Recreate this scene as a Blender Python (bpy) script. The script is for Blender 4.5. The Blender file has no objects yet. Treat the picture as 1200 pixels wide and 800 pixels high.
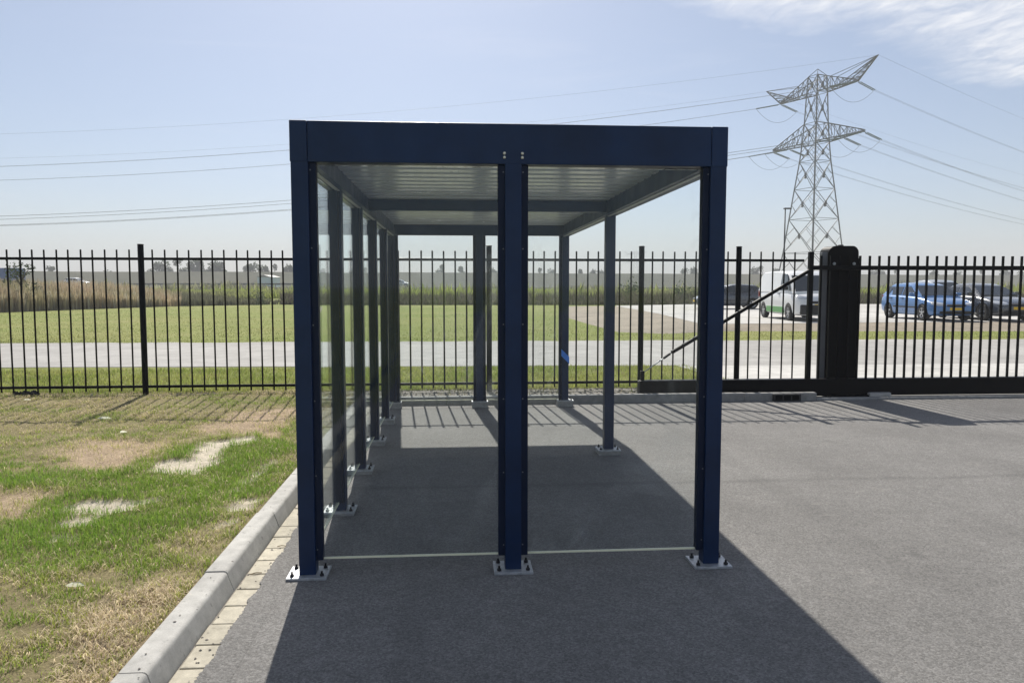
import bpy, bmesh, math, random
import numpy as np
from mathutils import Vector, Matrix

random.seed(7); rng = np.random.default_rng(11)
R_ = math.radians
S = bpy.context.scene
COL = S.collection

# ------------------------------------------------------------------ camera
F_PX, PITCH, YAW = 882.2, 0.0737, 0.0752
CAM = np.array([0.7933, -4.0257, 1.55])
cd = bpy.data.cameras.new('camera'); cam = bpy.data.objects.new('camera', cd); COL.objects.link(cam)
cam.location = CAM; cam.rotation_euler = (math.pi/2-PITCH, 0, -YAW)
cd.sensor_width = 36.0; cd.lens = 36.0*F_PX/1200.0; cd.clip_end = 6000; cd.clip_start = 0.05
S.camera = cam

# ------------------------------------------------------------------ sky, sun, exposure
SUN_EL, SUN_AZ = R_(41.5), R_(4.5)          # azimuth to the left of +y
sun_dir = Vector((-math.sin(SUN_AZ)*math.cos(SUN_EL), math.cos(SUN_AZ)*math.cos(SUN_EL), math.sin(SUN_EL)))
W = bpy.data.worlds.new('World'); S.world = W; W.use_nodes = True
nt = W.node_tree; nt.nodes.clear()
def wn(t, **k):
    n = nt.nodes.new(t)
    for a, b in k.items(): setattr(n, a, b)
    return n
out = wn('ShaderNodeOutputWorld'); bg = wn('ShaderNodeBackground')
sky = wn('ShaderNodeTexSky', sky_type='NISHITA', sun_disc=False)
sky.sun_elevation = SUN_EL; sky.sun_rotation = -SUN_AZ
sky.altitude = 0; sky.air_density = 0.9; sky.dust_density = 0.8; sky.ozone_density = 5.0
bg.inputs['Strength'].default_value = 0.059
tc = wn('ShaderNodeTexCoord'); sep = wn('ShaderNodeSeparateXYZ')
nt.links.new(tc.outputs['Generated'], sep.inputs[0])
def wmath(op, a, b=None, c=None, clamp=False):
    n = wn('ShaderNodeMath', operation=op, use_clamp=clamp)
    for i, v in enumerate((a, b, c)):
        if v is None: continue
        if isinstance(v, (int, float)): n.inputs[i].default_value = v
        else: nt.links.new(v, n.inputs[i])
    return n.outputs[0]
zz = wmath('MAXIMUM', sep.outputs['Z'], 0.03)
cu = wmath('DIVIDE', sep.outputs['X'], zz); cv = wmath('DIVIDE', sep.outputs['Y'], zz)
cmb = wn('ShaderNodeCombineXYZ'); nt.links.new(cu, cmb.inputs[0]); nt.links.new(cv, cmb.inputs[1])
def wnoise(scale, detail, rough, dist=0.0, sc=(1, 1, 1), rot=0.0):
    mp = wn('ShaderNodeMapping'); mp.inputs['Scale'].default_value = sc; mp.inputs['Rotation'].default_value = (0, 0, rot)
    nt.links.new(cmb.outputs[0], mp.inputs[0])
    n = wn('ShaderNodeTexNoise'); n.inputs['Scale'].default_value = scale; n.inputs['Detail'].default_value = detail
    n.inputs['Roughness'].default_value = rough; n.inputs['Distortion'].default_value = dist
    nt.links.new(mp.outputs[0], n.inputs['Vector']); return n.outputs['Fac']
n1 = wnoise(1.3, 6, 0.6, 0.4); n2 = wnoise(9, 6, 0.65, 0.6, (1, 0.55, 1), 0.4)
s = wmath('ADD', wmath('MULTIPLY', cu, 0.423), wmath('MULTIPLY', cv, -0.906))
s = wmath('ADD', s, wmath('MULTIPLY', wmath('SUBTRACT', n1, 0.5), 1.0))
band = wmath('MULTIPLY', wmath('MULTIPLY_ADD', s, 3.6, 7.7, clamp=True), wmath('MULTIPLY_ADD', s, -2.2, -1.6, clamp=True))
cl = wmath('MULTIPLY', band, wmath('MULTIPLY_ADD', n2, 2.2, -0.45, clamp=True))
wisp = wmath('MULTIPLY_ADD', wnoise(0.8, 8, 0.7, 0.8, (0.4, 1.4, 1), 0.5), 2.0, -1.12, clamp=True)
cl = wmath('MAXIMUM', wmath('MULTIPLY', cl, 0.80), wmath('MULTIPLY', wisp, 0.35))
cl = wmath('MULTIPLY', cl, wmath('MULTIPLY', sep.outputs['Z'], 9.0, clamp=True))
mx = wn('ShaderNodeMix', data_type='RGBA'); veil = wn('ShaderNodeMix', data_type='RGBA'); veil.inputs[0].default_value = 0.26; nt.links.new(sky.outputs[0], veil.inputs[6]); veil.inputs[7].default_value = (6.0, 5.95, 5.7, 1)
nt.links.new(cl, mx.inputs[0]); nt.links.new(veil.outputs[2], mx.inputs[6])
mx.inputs[7].default_value = (9.6, 9.6, 9.8, 1)
nt.links.new(mx.outputs[2], bg.inputs['Color']); nt.links.new(bg.outputs[0], out.inputs['Surface'])

sl = bpy.data.lights.new('sun', 'SUN'); sl.energy = 3.7; sl.angle = R_(0.53); sl.color = (1.0, 0.94, 0.84)
so = bpy.data.objects.new('sun', sl); COL.objects.link(so)
so.rotation_euler = sun_dir.to_track_quat('Z', 'Y').to_euler(); so.location = (0, 0, 30)
S.view_settings.view_transform = 'Standard'; S.view_settings.look = 'None'
S.view_settings.gamma = 1.0; S.view_settings.use_curve_mapping = False
S.view_settings.exposure = 0.92

# ------------------------------------------------------------------ pixel helpers (a pixel gives a direction only)
_F = np.array([math.sin(YAW)*math.cos(PITCH), math.cos(YAW)*math.cos(PITCH), -math.sin(PITCH)])
_R = np.array([math.cos(YAW), -math.sin(YAW), 0.0]); _U = np.cross(_R, _F)
def ray(x, y): return _F*F_PX+_R*(x-600)+_U*(400-y)
def gnd(x, y, z=0.0):
    d = ray(x, y); return CAM+d*((z-CAM[2])/d[2])
def aty(x, y, Y):
    d = ray(x, y); return CAM+d*((Y-CAM[1])/d[1])
_H = np.array([math.sin(YAW), math.cos(YAW), 0.0])
def ld(lat, dep, z=0.0):
    p = CAM+_R*lat+_H*dep; return np.array([p[0], p[1], z])
def atd(px, dep, z=0.0): return ld((px-600)/F_PX*dep, dep, z)
def zat(py, dep): return CAM[2]+(334.9-py)/F_PX*dep

# ------------------------------------------------------------------ materials
MATS = {}
def nodes(name):
    m = bpy.data.materials.new(name); m.use_nodes = True; t = m.node_tree
    MATS[name] = m
    return m, t, t.nodes['Principled BSDF'], t.nodes['Material Output']
def noise_(t, scale, detail=4, rough=0.55, coord='pos', sc=None, dist=0.0):
    n = t.nodes.new('ShaderNodeTexNoise'); n.inputs['Scale'].default_value = scale
    n.inputs['Detail'].default_value = detail; n.inputs['Roughness'].default_value = rough; n.inputs['Distortion'].default_value = dist
    src = coords(t, coord)
    if sc:
        mp = t.nodes.new('ShaderNodeMapping'); mp.inputs['Scale'].default_value = sc; t.links.new(src, mp.inputs[0]); src = mp.outputs[0]
    t.links.new(src, n.inputs['Vector']); return n.outputs['Fac']
def coords(t, coord):
    if coord == 'pos': return t.nodes.new('ShaderNodeNewGeometry').outputs['Position']
    return t.nodes.new('ShaderNodeTexCoord').outputs['Object']
def ramp(t, fac, stops):
    r = t.nodes.new('ShaderNodeValToRGB'); e = r.color_ramp.elements
    while len(e) < len(stops): e.new(0.5)
    for i, (p, c) in enumerate(stops):
        e[i].position = p; e[i].color = (c[0], c[1], c[2], 1) if not isinstance(c, (int, float)) else (c, c, c, 1)
    t.links.new(fac, r.inputs[0]); return r.outputs[0]
def mixc(t, fac, a, b, mode='MIX'):
    m = t.nodes.new('ShaderNodeMix'); m.data_type = 'RGBA'; m.blend_type = mode
    for i, v in ((0, fac), (6, a), (7, b)):
        if isinstance(v, (int, float)): m.inputs[i].default_value = v
        elif isinstance(v, tuple): m.inputs[i].default_value = (v[0], v[1], v[2], 1)
        else: t.links.new(v, m.inputs[i])
    return m.outputs[2]
def mth(t, op, a, b=0.0, clamp=False):
    m = t.nodes.new('ShaderNodeMath'); m.operation = op; m.use_clamp = clamp
    for i, v in enumerate((a, b)):
        if isinstance(v, (int, float)): m.inputs[i].default_value = v
        else: t.links.new(v, m.inputs[i])
    return m.outputs[0]
def bump(t, b, h, strength, dist):
    n = t.nodes.new('ShaderNodeBump'); n.inputs['Strength'].default_value = strength; n.inputs['Distance'].default_value = dist
    t.links.new(h, n.inputs['Height']); t.links.new(n.outputs[0], b.inputs['Normal'])
def plain(name, col, rough=0.5, metal=0.0, var=0.12, scale=6.0, coat=0.0, bmp=0.0, coord='obj', spec=None):
    m, t, b, o = nodes(name)
    f = noise_(t, scale, 5, 0.6, coord)
    c = ramp(t, f, [(0.3, tuple(v*(1-var) for v in col)), (0.7, tuple(min(1, v*(1+var)) for v in col))])
    t.links.new(c, b.inputs['Base Color'])
    f2 = noise_(t, scale*3, 4, 0.6, coord)
    t.links.new(ramp(t, f2, [(0.3, max(0, rough-0.08)), (0.7, min(1, rough+0.08))]), b.inputs['Roughness'])
    b.inputs['Metallic'].default_value = metal; b.inputs['Coat Weight'].default_value = coat
    if spec is not None: b.inputs['Specular IOR Level'].default_value = spec
    if bmp: bump(t, b, noise_(t, scale*12, 3, 0.6, coord), bmp, 0.002)
    return m

M_navy = plain('navy_powder_coat', (0.005, 0.021, 0.068), 0.42, 0, 0.28, 2.5, bmp=0.04, spec=0.28)
M_navy2 = plain('dark_navy_powder_coat', (0.004, 0.011, 0.034), 0.5, 0, 0.10, 5, spec=0.2)
M_galv = plain('galvanised_steel', (0.45, 0.47, 0.49), 0.5, 0.6, 0.22, 40)
M_bolt = plain('dark_bolt_steel', (0.03, 0.03, 0.035), 0.45, 0.6, 0.2, 60)
M_bolt2 = plain('dull_screw_head', (0.16, 0.17, 0.19), 0.4, 0.6, 0.1, 60)
M_zinc = plain('zinc_bolt_head', (0.62, 0.6, 0.5), 0.3, 0.8, 0.1, 60)
M_sheet = plain('light_grey_coated_sheet', (0.55, 0.59, 0.64), 0.22, 0.0, 0.06, 2, spec=0.9)
M_lit_edge = plain('lit_edge_pale', (0.83, 0.82, 0.60), 0.35, 0, 0.05, 8)  # pale colour stands in for light gathered in the glass edges
M_pad = plain('mortar_pad', (0.30, 0.30, 0.29), 0.9, 0, 0.2, 30, bmp=0.3)
M_black = plain('black_powder_coat', (0.002, 0.0023, 0.004), 0.42, 0, 0.15, 8, bmp=0.03, spec=0.10)
M_blackm = plain('matt_black_housing', (0.002, 0.0023, 0.004), 0.45, 0, 0.15, 6, spec=0.08)
M_steelg = plain('grey_lattice_steel', (0.15, 0.155, 0.16), 0.6, 0.3, 0.15, 0.5)
M_ins = plain('insulator_glass', (0.10, 0.14, 0.135), 0.35, 0, 0.1, 2)
M_wire = plain('conductor_aluminium', (0.16, 0.165, 0.175), 0.6, 0.4, 0.05, 0.2)
M_tyre = plain('tyre_rubber', (0.015, 0.015, 0.016), 0.85, 0, 0.15, 20)
M_rim = plain('alloy_rim', (0.5, 0.51, 0.53), 0.35, 0.8, 0.08, 10)
M_trim = plain('black_plastic_trim', (0.018, 0.018, 0.02), 0.6, 0, 0.1, 10)
M_lens = plain('headlight_lens', (0.55, 0.57, 0.6), 0.12, 0.4, 0.05, 5, coat=1)
M_red = plain('tail_light_lens', (0.32, 0.02, 0.025), 0.2, 0, 0.05, 5, coat=1)
M_yel = plain('yellow_number_plate', (0.75, 0.48, 0.02), 0.5, 0, 0.04, 5)
M_cglass = plain('car_window_glass', (0.018, 0.024, 0.03), 0.05, 0, 0.03, 3, spec=0.9)
M_blue = plain('blue_car_paint', (0.075, 0.20, 0.45), 0.32, 0.2, 0.03, 3, coat=0.8)
M_dcar = plain('dark_grey_car_paint', (0.065, 0.072, 0.085), 0.3, 0.3, 0.05, 3, coat=1)
M_silver = plain('silver_car_paint', (0.42, 0.44, 0.46), 0.35, 0.5, 0.03, 3, coat=1)
M_white = plain('white_vehicle_paint', (0.74, 0.75, 0.76), 0.4, 0, 0.03, 3, coat=0.6)
M_green = plain('green_stripe_film', (0.11, 0.32, 0.10), 0.45, 0, 0.05, 3)
M_tarp = plain('blue_tarpaulin', (0.03, 0.10, 0.30), 0.6, 0, 0.1, 1)
M_clad = plain('pale_blue_cladding', (0.36, 0.46, 0.56), 0.6, 0, 0.06, 0.5)
M_bark = plain('grey_brown_bark', (0.09, 0.07, 0.05), 0.9, 0, 0.25, 5)
M_twig = plain('dead_grass_stalk', (0.34, 0.25, 0.15), 0.9, 0, 0.2, 30)
M_paper = plain('bleached_leaf', (0.55, 0.55, 0.42), 0.8, 0, 0.1, 20)
M_stone = plain('grey_pebble', (0.23, 0.21, 0.19), 0.9, 0, 0.3, 40, coord='pos')
M_lamp = plain('lamp_housing', (0.06, 0.065, 0.07), 0.5, 0.3, 0.1, 5)

def leafmat(name, c1, c2, scale, trans=0.35):
    m, t, b, o = nodes(name)
    c = ramp(t, noise_(t, scale, 3, 0.6, 'pos'), [(0.3, c1), (0.7, c2)])
    t.links.new(c, b.inputs['Base Color']); b.inputs['Roughness'].default_value = 0.65
    tr = t.nodes.new('ShaderNodeBsdfTranslucent'); t.links.new(c, tr.inputs['Color'])
    mi = t.nodes.new('ShaderNodeMixShader'); mi.inputs[0].default_value = trans
    t.links.new(b.outputs[0], mi.inputs[1]); t.links.new(tr.outputs[0], mi.inputs[2]); t.links.new(mi.outputs[0], o.inputs['Surface'])
    return m
M_leaf = leafmat('far_tree_leaves', (0.035, 0.055, 0.025), (0.075, 0.10, 0.04), 0.5)
M_shrub = leafmat('hedge_leaves', (0.035, 0.06, 0.02), (0.07, 0.10, 0.035), 0.6)
def colmat(name, trans=0.3, rough=0.75):
    m, t, b, o = nodes(name)
    a = t.nodes.new('ShaderNodeAttribute'); a.attribute_name = 'col'
    t.links.new(a.outputs['Color'], b.inputs['Base Color']); b.inputs['Roughness'].default_value = rough
    b.inputs['Specular IOR Level'].default_value = 0.25
    if trans:
        tr = t.nodes.new('ShaderNodeBsdfTranslucent'); t.links.new(a.outputs['Color'], tr.inputs['Color'])
        mi = t.nodes.new('ShaderNodeMixShader'); mi.inputs[0].default_value = trans
        t.links.new(b.outputs[0], mi.inputs[1]); t.links.new(tr.outputs[0], mi.inputs[2]); t.links.new(mi.outputs[0], o.inputs['Surface'])
    return m
M_blade = colmat('grass_blades', 0.35)

def lawn_mat():
    m, t, b, o = nodes('lawn_soil')
    a = t.nodes.new('ShaderNodeAttribute'); a.attribute_name = 'col'
    f = noise_(t, 55, 6, 0.7); f2 = noise_(t, 7, 4, 0.6)
    c = mixc(t, 1.0, a.outputs['Color'], ramp(t, f, [(0.25, 0.55), (0.75, 1.4)]), 'MULTIPLY')
    c = mixc(t, 1.0, c, ramp(t, f2, [(0.3, 0.85), (0.7, 1.12)]), 'MULTIPLY')
    t.links.new(c, b.inputs['Base Color']); b.inputs['Roughness'].default_value = 0.95
    b.inputs['Specular IOR Level'].default_value = 0.1
    bump(t, b, noise_(t, 70, 6, 0.75), 0.9, 0.012); return m
M_lawn = lawn_mat()

def glass_mat():
    m, t, b, o = nodes('dust_and_reflection_glazing'); t.nodes.remove(b)
    tr = t.nodes.new('ShaderNodeBsdfTransparent'); tr.inputs['Color'].default_value = (0.972, 0.985, 0.985, 1)
    gl = t.nodes.new('ShaderNodeBsdfGlossy'); gl.inputs['Roughness'].default_value = 0.01; gl.inputs['Color'].default_value = (0.95, 1, 1, 1)
    lw = t.nodes.new('ShaderNodeLayerWeight'); lw.inputs['Blend'].default_value = 0.5
    fr = mth(t, 'ADD', mth(t, 'MULTIPLY', mth(t, 'POWER', lw.outputs['Facing'], 5.0), 0.96), 0.018)
    mi = t.nodes.new('ShaderNodeMixShader'); t.links.new(fr, mi.inputs[0])
    t.links.new(tr.outputs[0], mi.inputs[1]); t.links.new(gl.outputs[0], mi.inputs[2])
    du = t.nodes.new('ShaderNodeBsdfTranslucent'); du.inputs['Color'].default_value = (0.8, 0.82, 0.8, 1)
    d2 = t.nodes.new('ShaderNodeBsdfDiffuse'); d2.inputs['Color'].default_value = (0.8, 0.82, 0.8, 1)
    dm = t.nodes.new('ShaderNodeMixShader'); dm.inputs[0].default_value = 0.5
    t.links.new(du.outputs[0], dm.inputs[1]); t.links.new(d2.outputs[0], dm.inputs[2])
    a = noise_(t, 3.0, 6, 0.7, 'pos', dist=1.0); s_ = noise_(t, 2.0, 5, 0.7, 'pos', (6, 6, 0.5), 0.5)
    f = mth(t, 'MULTIPLY', ramp(t, a, [(0.35, 0.3), (0.75, 1.0)]), ramp(t, s_, [(0.4, 0.35), (0.8, 1.0)]))
    sm_ = ramp(t, noise_(t, 1.1, 7, 0.72, 'pos', (1.6, 1.6, 0.9), 2.2), [(0.53, 0.0), (0.66, 1.0)])  # pale smears of dirt, partly painted in for whitish reflections on the panes
    f = mth(t, 'ADD', mth(t, 'MULTIPLY', f, 0.010), mth(t, 'MULTIPLY', sm_, 0.05))
    m2 = t.nodes.new('ShaderNodeMixShader'); t.links.new(f, m2.inputs[0]); t.links.new(mi.outputs[0], m2.inputs[1]); t.links.new(dm.outputs[0], m2.inputs[2])
    t.links.new(m2.outputs[0], o.inputs['Surface']); return m
M_glass = glass_mat()

def asphalt_mat():
    m, t, b, o = nodes('worn_asphalt')
    g = noise_(t, 165, 4, 0.8); big = noise_(t, 0.7, 5, 0.6); mid = noise_(t, 9, 5, 0.65)
    v = t.nodes.new('ShaderNodeTexVoronoi'); v.inputs['Scale'].default_value = 110; t.links.new(coords(t, 'pos'), v.inputs['Vector'])
    c = ramp(t, g, [(0.28, (0.118, 0.116, 0.113)), (0.5, (0.178, 0.174, 0.170)), (0.72, (0.265, 0.259, 0.252))])
    cell = t.nodes.new('ShaderNodeSeparateColor'); t.links.new(v.outputs['Color'], cell.inputs[0])
    c = mixc(t, 1.0, c, ramp(t, cell.outputs[0], [(0.0, 0.74), (0.5, 1.0), (1.0, 1.30)]), 'MULTIPLY')
    c = mixc(t, 1.0, c, ramp(t, big, [(0.3, 0.82), (0.7, 1.14)]), 'MULTIPLY')
    c = mixc(t, 1.0, c, ramp(t, mid, [(0.3, 0.86), (0.72, 1.10)]), 'MULTIPLY')
    sp = noise_(t, 26, 2, 0.5)
    c = mixc(t, ramp(t, sp, [(0.775, 0.0), (0.80, 0.5)]), c, (0.42, 0.41, 0.38))
    st = noise_(t, 2.2, 6, 0.75, dist=1.5)
    c = mixc(t, ramp(t, st, [(0.60, 0.0), (0.72, 0.32)]), c, (0.34, 0.325, 0.30))
    oil = noise_(t, 1.6, 5, 0.6, sc=(1, 1.3, 1), dist=0.6)
    c = mixc(t, ramp(t, oil, [(0.66, 0.0), (0.73, 0.35)]), c, (0.07, 0.07, 0.07))
    tyre = noise_(t, 1.0, 4, 0.6, sc=(2.6, 0.10, 1), dist=0.3)
    c = mixc(t, ramp(t, tyre, [(0.58, 0.0), (0.66, 0.16)]), c, (0.09, 0.09, 0.09))
    scr = noise_(t, 6.0, 5, 0.7, sc=(0.5, 2.2, 1), dist=1.2)
    c = mixc(t, ramp(t, scr, [(0.66, 0.0), (0.70, 0.35)]), c, (0.40, 0.39, 0.37))
    # paving joint running across the yard
    sx = t.nodes.new('ShaderNodeSeparateXYZ'); t.links.new(coords(t, 'pos'), sx.inputs[0])
    wob = mth(t, 'MULTIPLY', mth(t, 'SUBTRACT', noise_(t, 1.2, 4, 0.6), 0.5), 0.25)
    dj = mth(t, 'ABSOLUTE', mth(t, 'ADD', mth(t, 'SUBTRACT', sx.outputs[1], 1.72), wob))
    jf = mth(t, 'MULTIPLY', ramp(t, dj, [(0.0, 0.55), (0.07, 0.0)]), noise_(t, 3, 3, 0.6))
    c = mixc(t, jf, c, (0.05, 0.05, 0.05))
    t.links.new(c, b.inputs['Base Color'])
    t.links.new(ramp(t, mid, [(0.3, 0.80), (0.7, 0.92)]), b.inputs['Roughness']); b.inputs['Specular IOR Level'].default_value = 0.22
    h = mth(t, 'ADD', g, mth(t, 'MULTIPLY', v.outputs['Distance'], -0.6))
    bump(t, b, h, 0.55, 0.005); return m
M_asph = asphalt_mat()

def mineral(name, c1, c2, fine=120, big=1.2, rough=0.9, bs=0.35, bd=0.003, spots=None):
    m, t, b, o = nodes(name)
    c = ramp(t, noise_(t, fine, 4, 0.7), [(0.3, c1), (0.7, c2)])
    c = mixc(t, 1.0, c, ramp(t, noise_(t, big, 5, 0.6), [(0.3, 0.80), (0.7, 1.12)]), 'MULTIPLY')
    c = mixc(t, 1.0, c, ramp(t, noise_(t, big*8, 5, 0.65), [(0.3, 0.84), (0.7, 1.08)]), 'MULTIPLY')
    if spots:
        c = mixc(t, ramp(t, noise_(t, spots, 3, 0.6), [(0.63, 0.0), (0.74, 0.6)]), c, tuple(v*0.45 for v in c1))
    t.links.new(c, b.inputs['Base Color']); b.inputs['Roughness'].default_value = rough; b.inputs['Specular IOR Level'].default_value = 0.3
    bump(t, b, noise_(t, fine, 5, 0.7), bs, bd); return m
M_kerb = mineral('concrete_kerb', (0.44, 0.435, 0.415), (0.54, 0.53, 0.505), 160, 1.5, spots=26)
M_kerb2 = mineral('weathered_grey_kerb', (0.24, 0.24, 0.235), (0.32, 0.32, 0.31), 160, 1.5, spots=20)
M_pav = [mineral('cream_paver_%d' % i, tuple(v*k for v in (0.46, 0.425, 0.345)), tuple(v*k for v in (0.55, 0.515, 0.425)), 140, 2.5, spots=30) for i, k in enumerate((0.94, 1.0, 1.06))]
M_joint = mineral('joint_sand', (0.20, 0.185, 0.16), (0.30, 0.28, 0.24), 200, 3)
M_road = mineral('pale_concrete_road', (0.29, 0.285, 0.275), (0.40, 0.39, 0.375), 30, 0.25, bs=0.2)
M_apron = mineral('light_concrete_apron', (0.44, 0.435, 0.415), (0.54, 0.53, 0.51), 60, 0.5)
M_lot = mineral('pale_block_paving', (0.42, 0.41, 0.395), (0.53, 0.52, 0.50), 12, 0.15)
M_dirt = mineral('dry_soil', (0.22, 0.185, 0.14), (0.34, 0.295, 0.235), 14, 0.4, bs=0.8, bd=0.03)
M_strip = mineral('gravelly_soil', (0.14, 0.125, 0.105), (0.30, 0.28, 0.25), 45, 2, bs=1.0, bd=0.02)
def field_mat(name, a1, a2, b1, fine=9.0, big=0.12):
    m, t, b, o = nodes(name)
    c = ramp(t, noise_(t, fine, 6, 0.75, sc=(1, 0.5, 1)), [(0.25, a1), (0.75, a2)])
    c = mixc(t, 1.0, c, ramp(t, noise_(t, big*9, 6, 0.75, sc=(0.35, 1.3, 1)), [(0.3, 0.78), (0.7, 1.16)]), 'MULTIPLY')
    c = mixc(t, ramp(t, noise_(t, big, 6, 0.65), [(0.42, 0.0), (0.7, 0.7)]), c, b1)
    t.links.new(c, b.inputs['Base Color']); b.inputs['Roughness'].default_value = 0.95; b.inputs['Specular IOR Level'].default_value = 0.1
    bump(t, b, noise_(t, fine*2, 5, 0.75), 0.8, 0.05); return m
M_field = field_mat('mown_field', (0.15, 0.185, 0.05), (0.28, 0.315, 0.095), (0.32, 0.30, 0.13))
M_dyke = field_mat('dyke_turf', (0.035, 0.042, 0.022), (0.085, 0.088, 0.05), (0.10, 0.088, 0.058), 0.45, 0.025)
M_crop = field_mat('rough_crop', (0.16, 0.20, 0.05), (0.29, 0.32, 0.09), (0.23, 0.22, 0.11), 1.6, 0.06)

# ------------------------------------------------------------------ mesh helpers
class MB:
    def __init__(s): s.v = []; s.f = []
    def add(s, vs, fs):
        n = len(s.v); s.v += [tuple(v) for v in vs]; s.f += [tuple(i+n for i in f) for f in fs]; return s
    def box(s, x0, x1, y0, y1, z0, z1):
        return s.add([(x0,y0,z0),(x1,y0,z0),(x1,y1,z0),(x0,y1,z0),(x0,y0,z1),(x1,y0,z1),(x1,y1,z1),(x0,y1,z1)],
                     [(0,3,2,1),(4,5,6,7),(0,1,5,4),(1,2,6,5),(2,3,7,6),(3,0,4,7)])
    def bar(s, p, q, w, h=None, up=(0, 0, 1)):
        p = Vector(p); q = Vector(q); h = h or w; d = (q-p).normalized(); u = Vector(up)
        if abs(d.dot(u)) > 0.98: u = Vector((1, 0, 0))
        a = d.cross(u).normalized()*w/2; b = a.cross(d).normalized()*h/2
        vs = [p-a-b, p+a-b, p+a+b, p-a+b, q-a-b, q+a-b, q+a+b, q-a+b]
        return s.add(vs, [(0,3,2,1),(4,5,6,7),(0,1,5,4),(1,2,6,5),(2,3,7,6),(3,0,4,7)])
    def path(s, pts, r, n=6, cap=True):
        pts = [Vector(p) for p in pts]; base = len(s.v); N = len(pts)
        rs = r if isinstance(r, (list, tuple)) else [r]*N
        for i, p in enumerate(pts):
            d = (pts[min(i+1, N-1)]-pts[max(i-1, 0)]).normalized(); u = Vector((0, 0, 1))
            if abs(d.dot(u)) > 0.95: u = Vector((1, 0, 0))
            a = d.cross(u).normalized(); b = a.cross(d)
            for k in range(n):
                t = 2*math.pi*k/n; s.v.append(tuple(p+(a*math.cos(t)+b*math.sin(t))*rs[i]))
        for i in range(N-1):
            for k in range(n):
                s.f.append((base+i*n+k, base+i*n+(k+1) % n, base+(i+1)*n+(k+1) % n, base+(i+1)*n+k))
        if cap:
            s.f.append(tuple(base+k for k in range(n))[::-1]); s.f.append(tuple(base+(N-1)*n+k for k in range(n)))
        return s
    def prism(s, poly, axis, a, b):
        n = len(poly)
        def P(u, v, w): return {'x': (w, u, v), 'y': (u, w, v), 'z': (u, v, w)}[axis]
        vs = [P(u, v, a) for u, v in poly]+[P(u, v, b) for u, v in poly]
        return s.add(vs, [tuple(range(n)), tuple(range(2*n-1, n-1, -1))]+[(i, i+n, (i+1) % n+n, (i+1) % n) for i in range(n)])
    def mesh(s, name, mat, smooth=False, angle=None):
        me = bpy.data.meshes.new(name); me.from_pydata(s.v, [], s.f); me.update()
        bm = bmesh.new(); bm.from_mesh(me); bmesh.ops.recalc_face_normals(bm, faces=bm.faces); bm.to_mesh(me); bm.free()
        if mat: me.materials.append(mat)
        if smooth:
            for p in me.polygons: p.use_smooth = True
            if angle: me.set_sharp_from_angle(angle=R_(angle))
        return me
    def build(s, name, mat, parent=None, smooth=False, bevel=0, loc=None, rz=0, angle=None):
        return link(name, s.mesh(name, mat, smooth, angle), parent, bevel, loc, rz)
def link(name, me, parent=None, bevel=0, loc=None, rz=0):
    o = bpy.data.objects.new(name, me); COL.objects.link(o)
    if parent: o.parent = parent
    if loc is not None: o.location = tuple(loc)
    if rz: o.rotation_euler = (0, 0, rz)
    if bevel:
        m = o.modifiers.new('bevel', 'BEVEL'); m.width = bevel; m.segments = 2; m.limit_method = 'ANGLE'
    return o
def tag(o, label=None, cat=None, group=None, kind=None):
    for k, v in (('label', label), ('category', cat), ('group', group), ('kind', kind)):
        if v: o[k] = v
    return o
def empty(name, loc, rz=0, **k):
    o = bpy.data.objects.new(name, None); COL.objects.link(o); o.location = tuple(loc); o.rotation_euler = (0, 0, rz); o.empty_display_size = 0.2
    return tag(o, **k)
def kids(o): return [c for c in COL.objects if c.parent == o]
def copy_tree(o, parent=None):
    c = o.copy(); COL.objects.link(c); c.parent = parent
    for ch in kids(o): copy_tree(ch, c)
    return c
def sheet(name, poly, z, mat, kind='structure'):
    mb = MB(); mb.add([(x, y, z) for x, y in poly], [tuple(range(len(poly)))])
    o = mb.build(name, mat)
    if o.data.polygons[0].normal.z < 0: o.data.flip_normals()
    if kind: tag(o, kind=kind)
    return o
def pip(P, poly):
    x, y = P[:, 0], P[:, 1]; ins = np.zeros(len(P), bool); j = len(poly)-1
    for i in range(len(poly)):
        xi, yi = poly[i]; xj, yj = poly[j]
        c = ((yi > y) != (yj > y)) & (x < (xj-xi)*(y-yi)/(yj-yi+1e-12)+xi); ins ^= c; j = i
    return ins
def pdist(P, poly):
    d = np.full(len(P), 1e9); poly = np.array(poly)
    for i in range(len(poly)):
        a = poly[i-1]; b = poly[i]; ab = b-a; t = np.clip(((P-a)@ab)/(ab@ab+1e-12), 0, 1)
        d = np.minimum(d, np.linalg.norm(P-(a+t[:, None]*ab), axis=1))
    return np.where(pip(P, poly), d, -d)
_tab = rng.random((64, 64))
def vn(x, y):
    xi = np.floor(x).astype(int); yi = np.floor(y).astype(int); fx = x-xi; fy = y-yi
    fx = fx*fx*(3-2*fx); fy = fy*fy*(3-2*fy); g = lambda a, b: _tab[a % 64, b % 64]
    return (g(xi, yi)*(1-fx)+g(xi+1, yi)*fx)*(1-fy)+(g(xi, yi+1)*(1-fx)+g(xi+1, yi+1)*fx)*fy
def fbm(x, y, s, o=4):
    r = 0; a = 0.5; n = 0
    for i in range(o):
        r = r+a*vn(x*s+17.3*i, y*s+9.1*i); n += a; a *= 0.55; s *= 2.03
    return r/n
def set_col(me, col):
    a = me.attributes.new('col', 'FLOAT_COLOR', 'POINT'); c = np.ones((len(col), 4), np.float32); c[:, :3] = col
    a.data.foreach_set('color', c.ravel())
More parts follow.
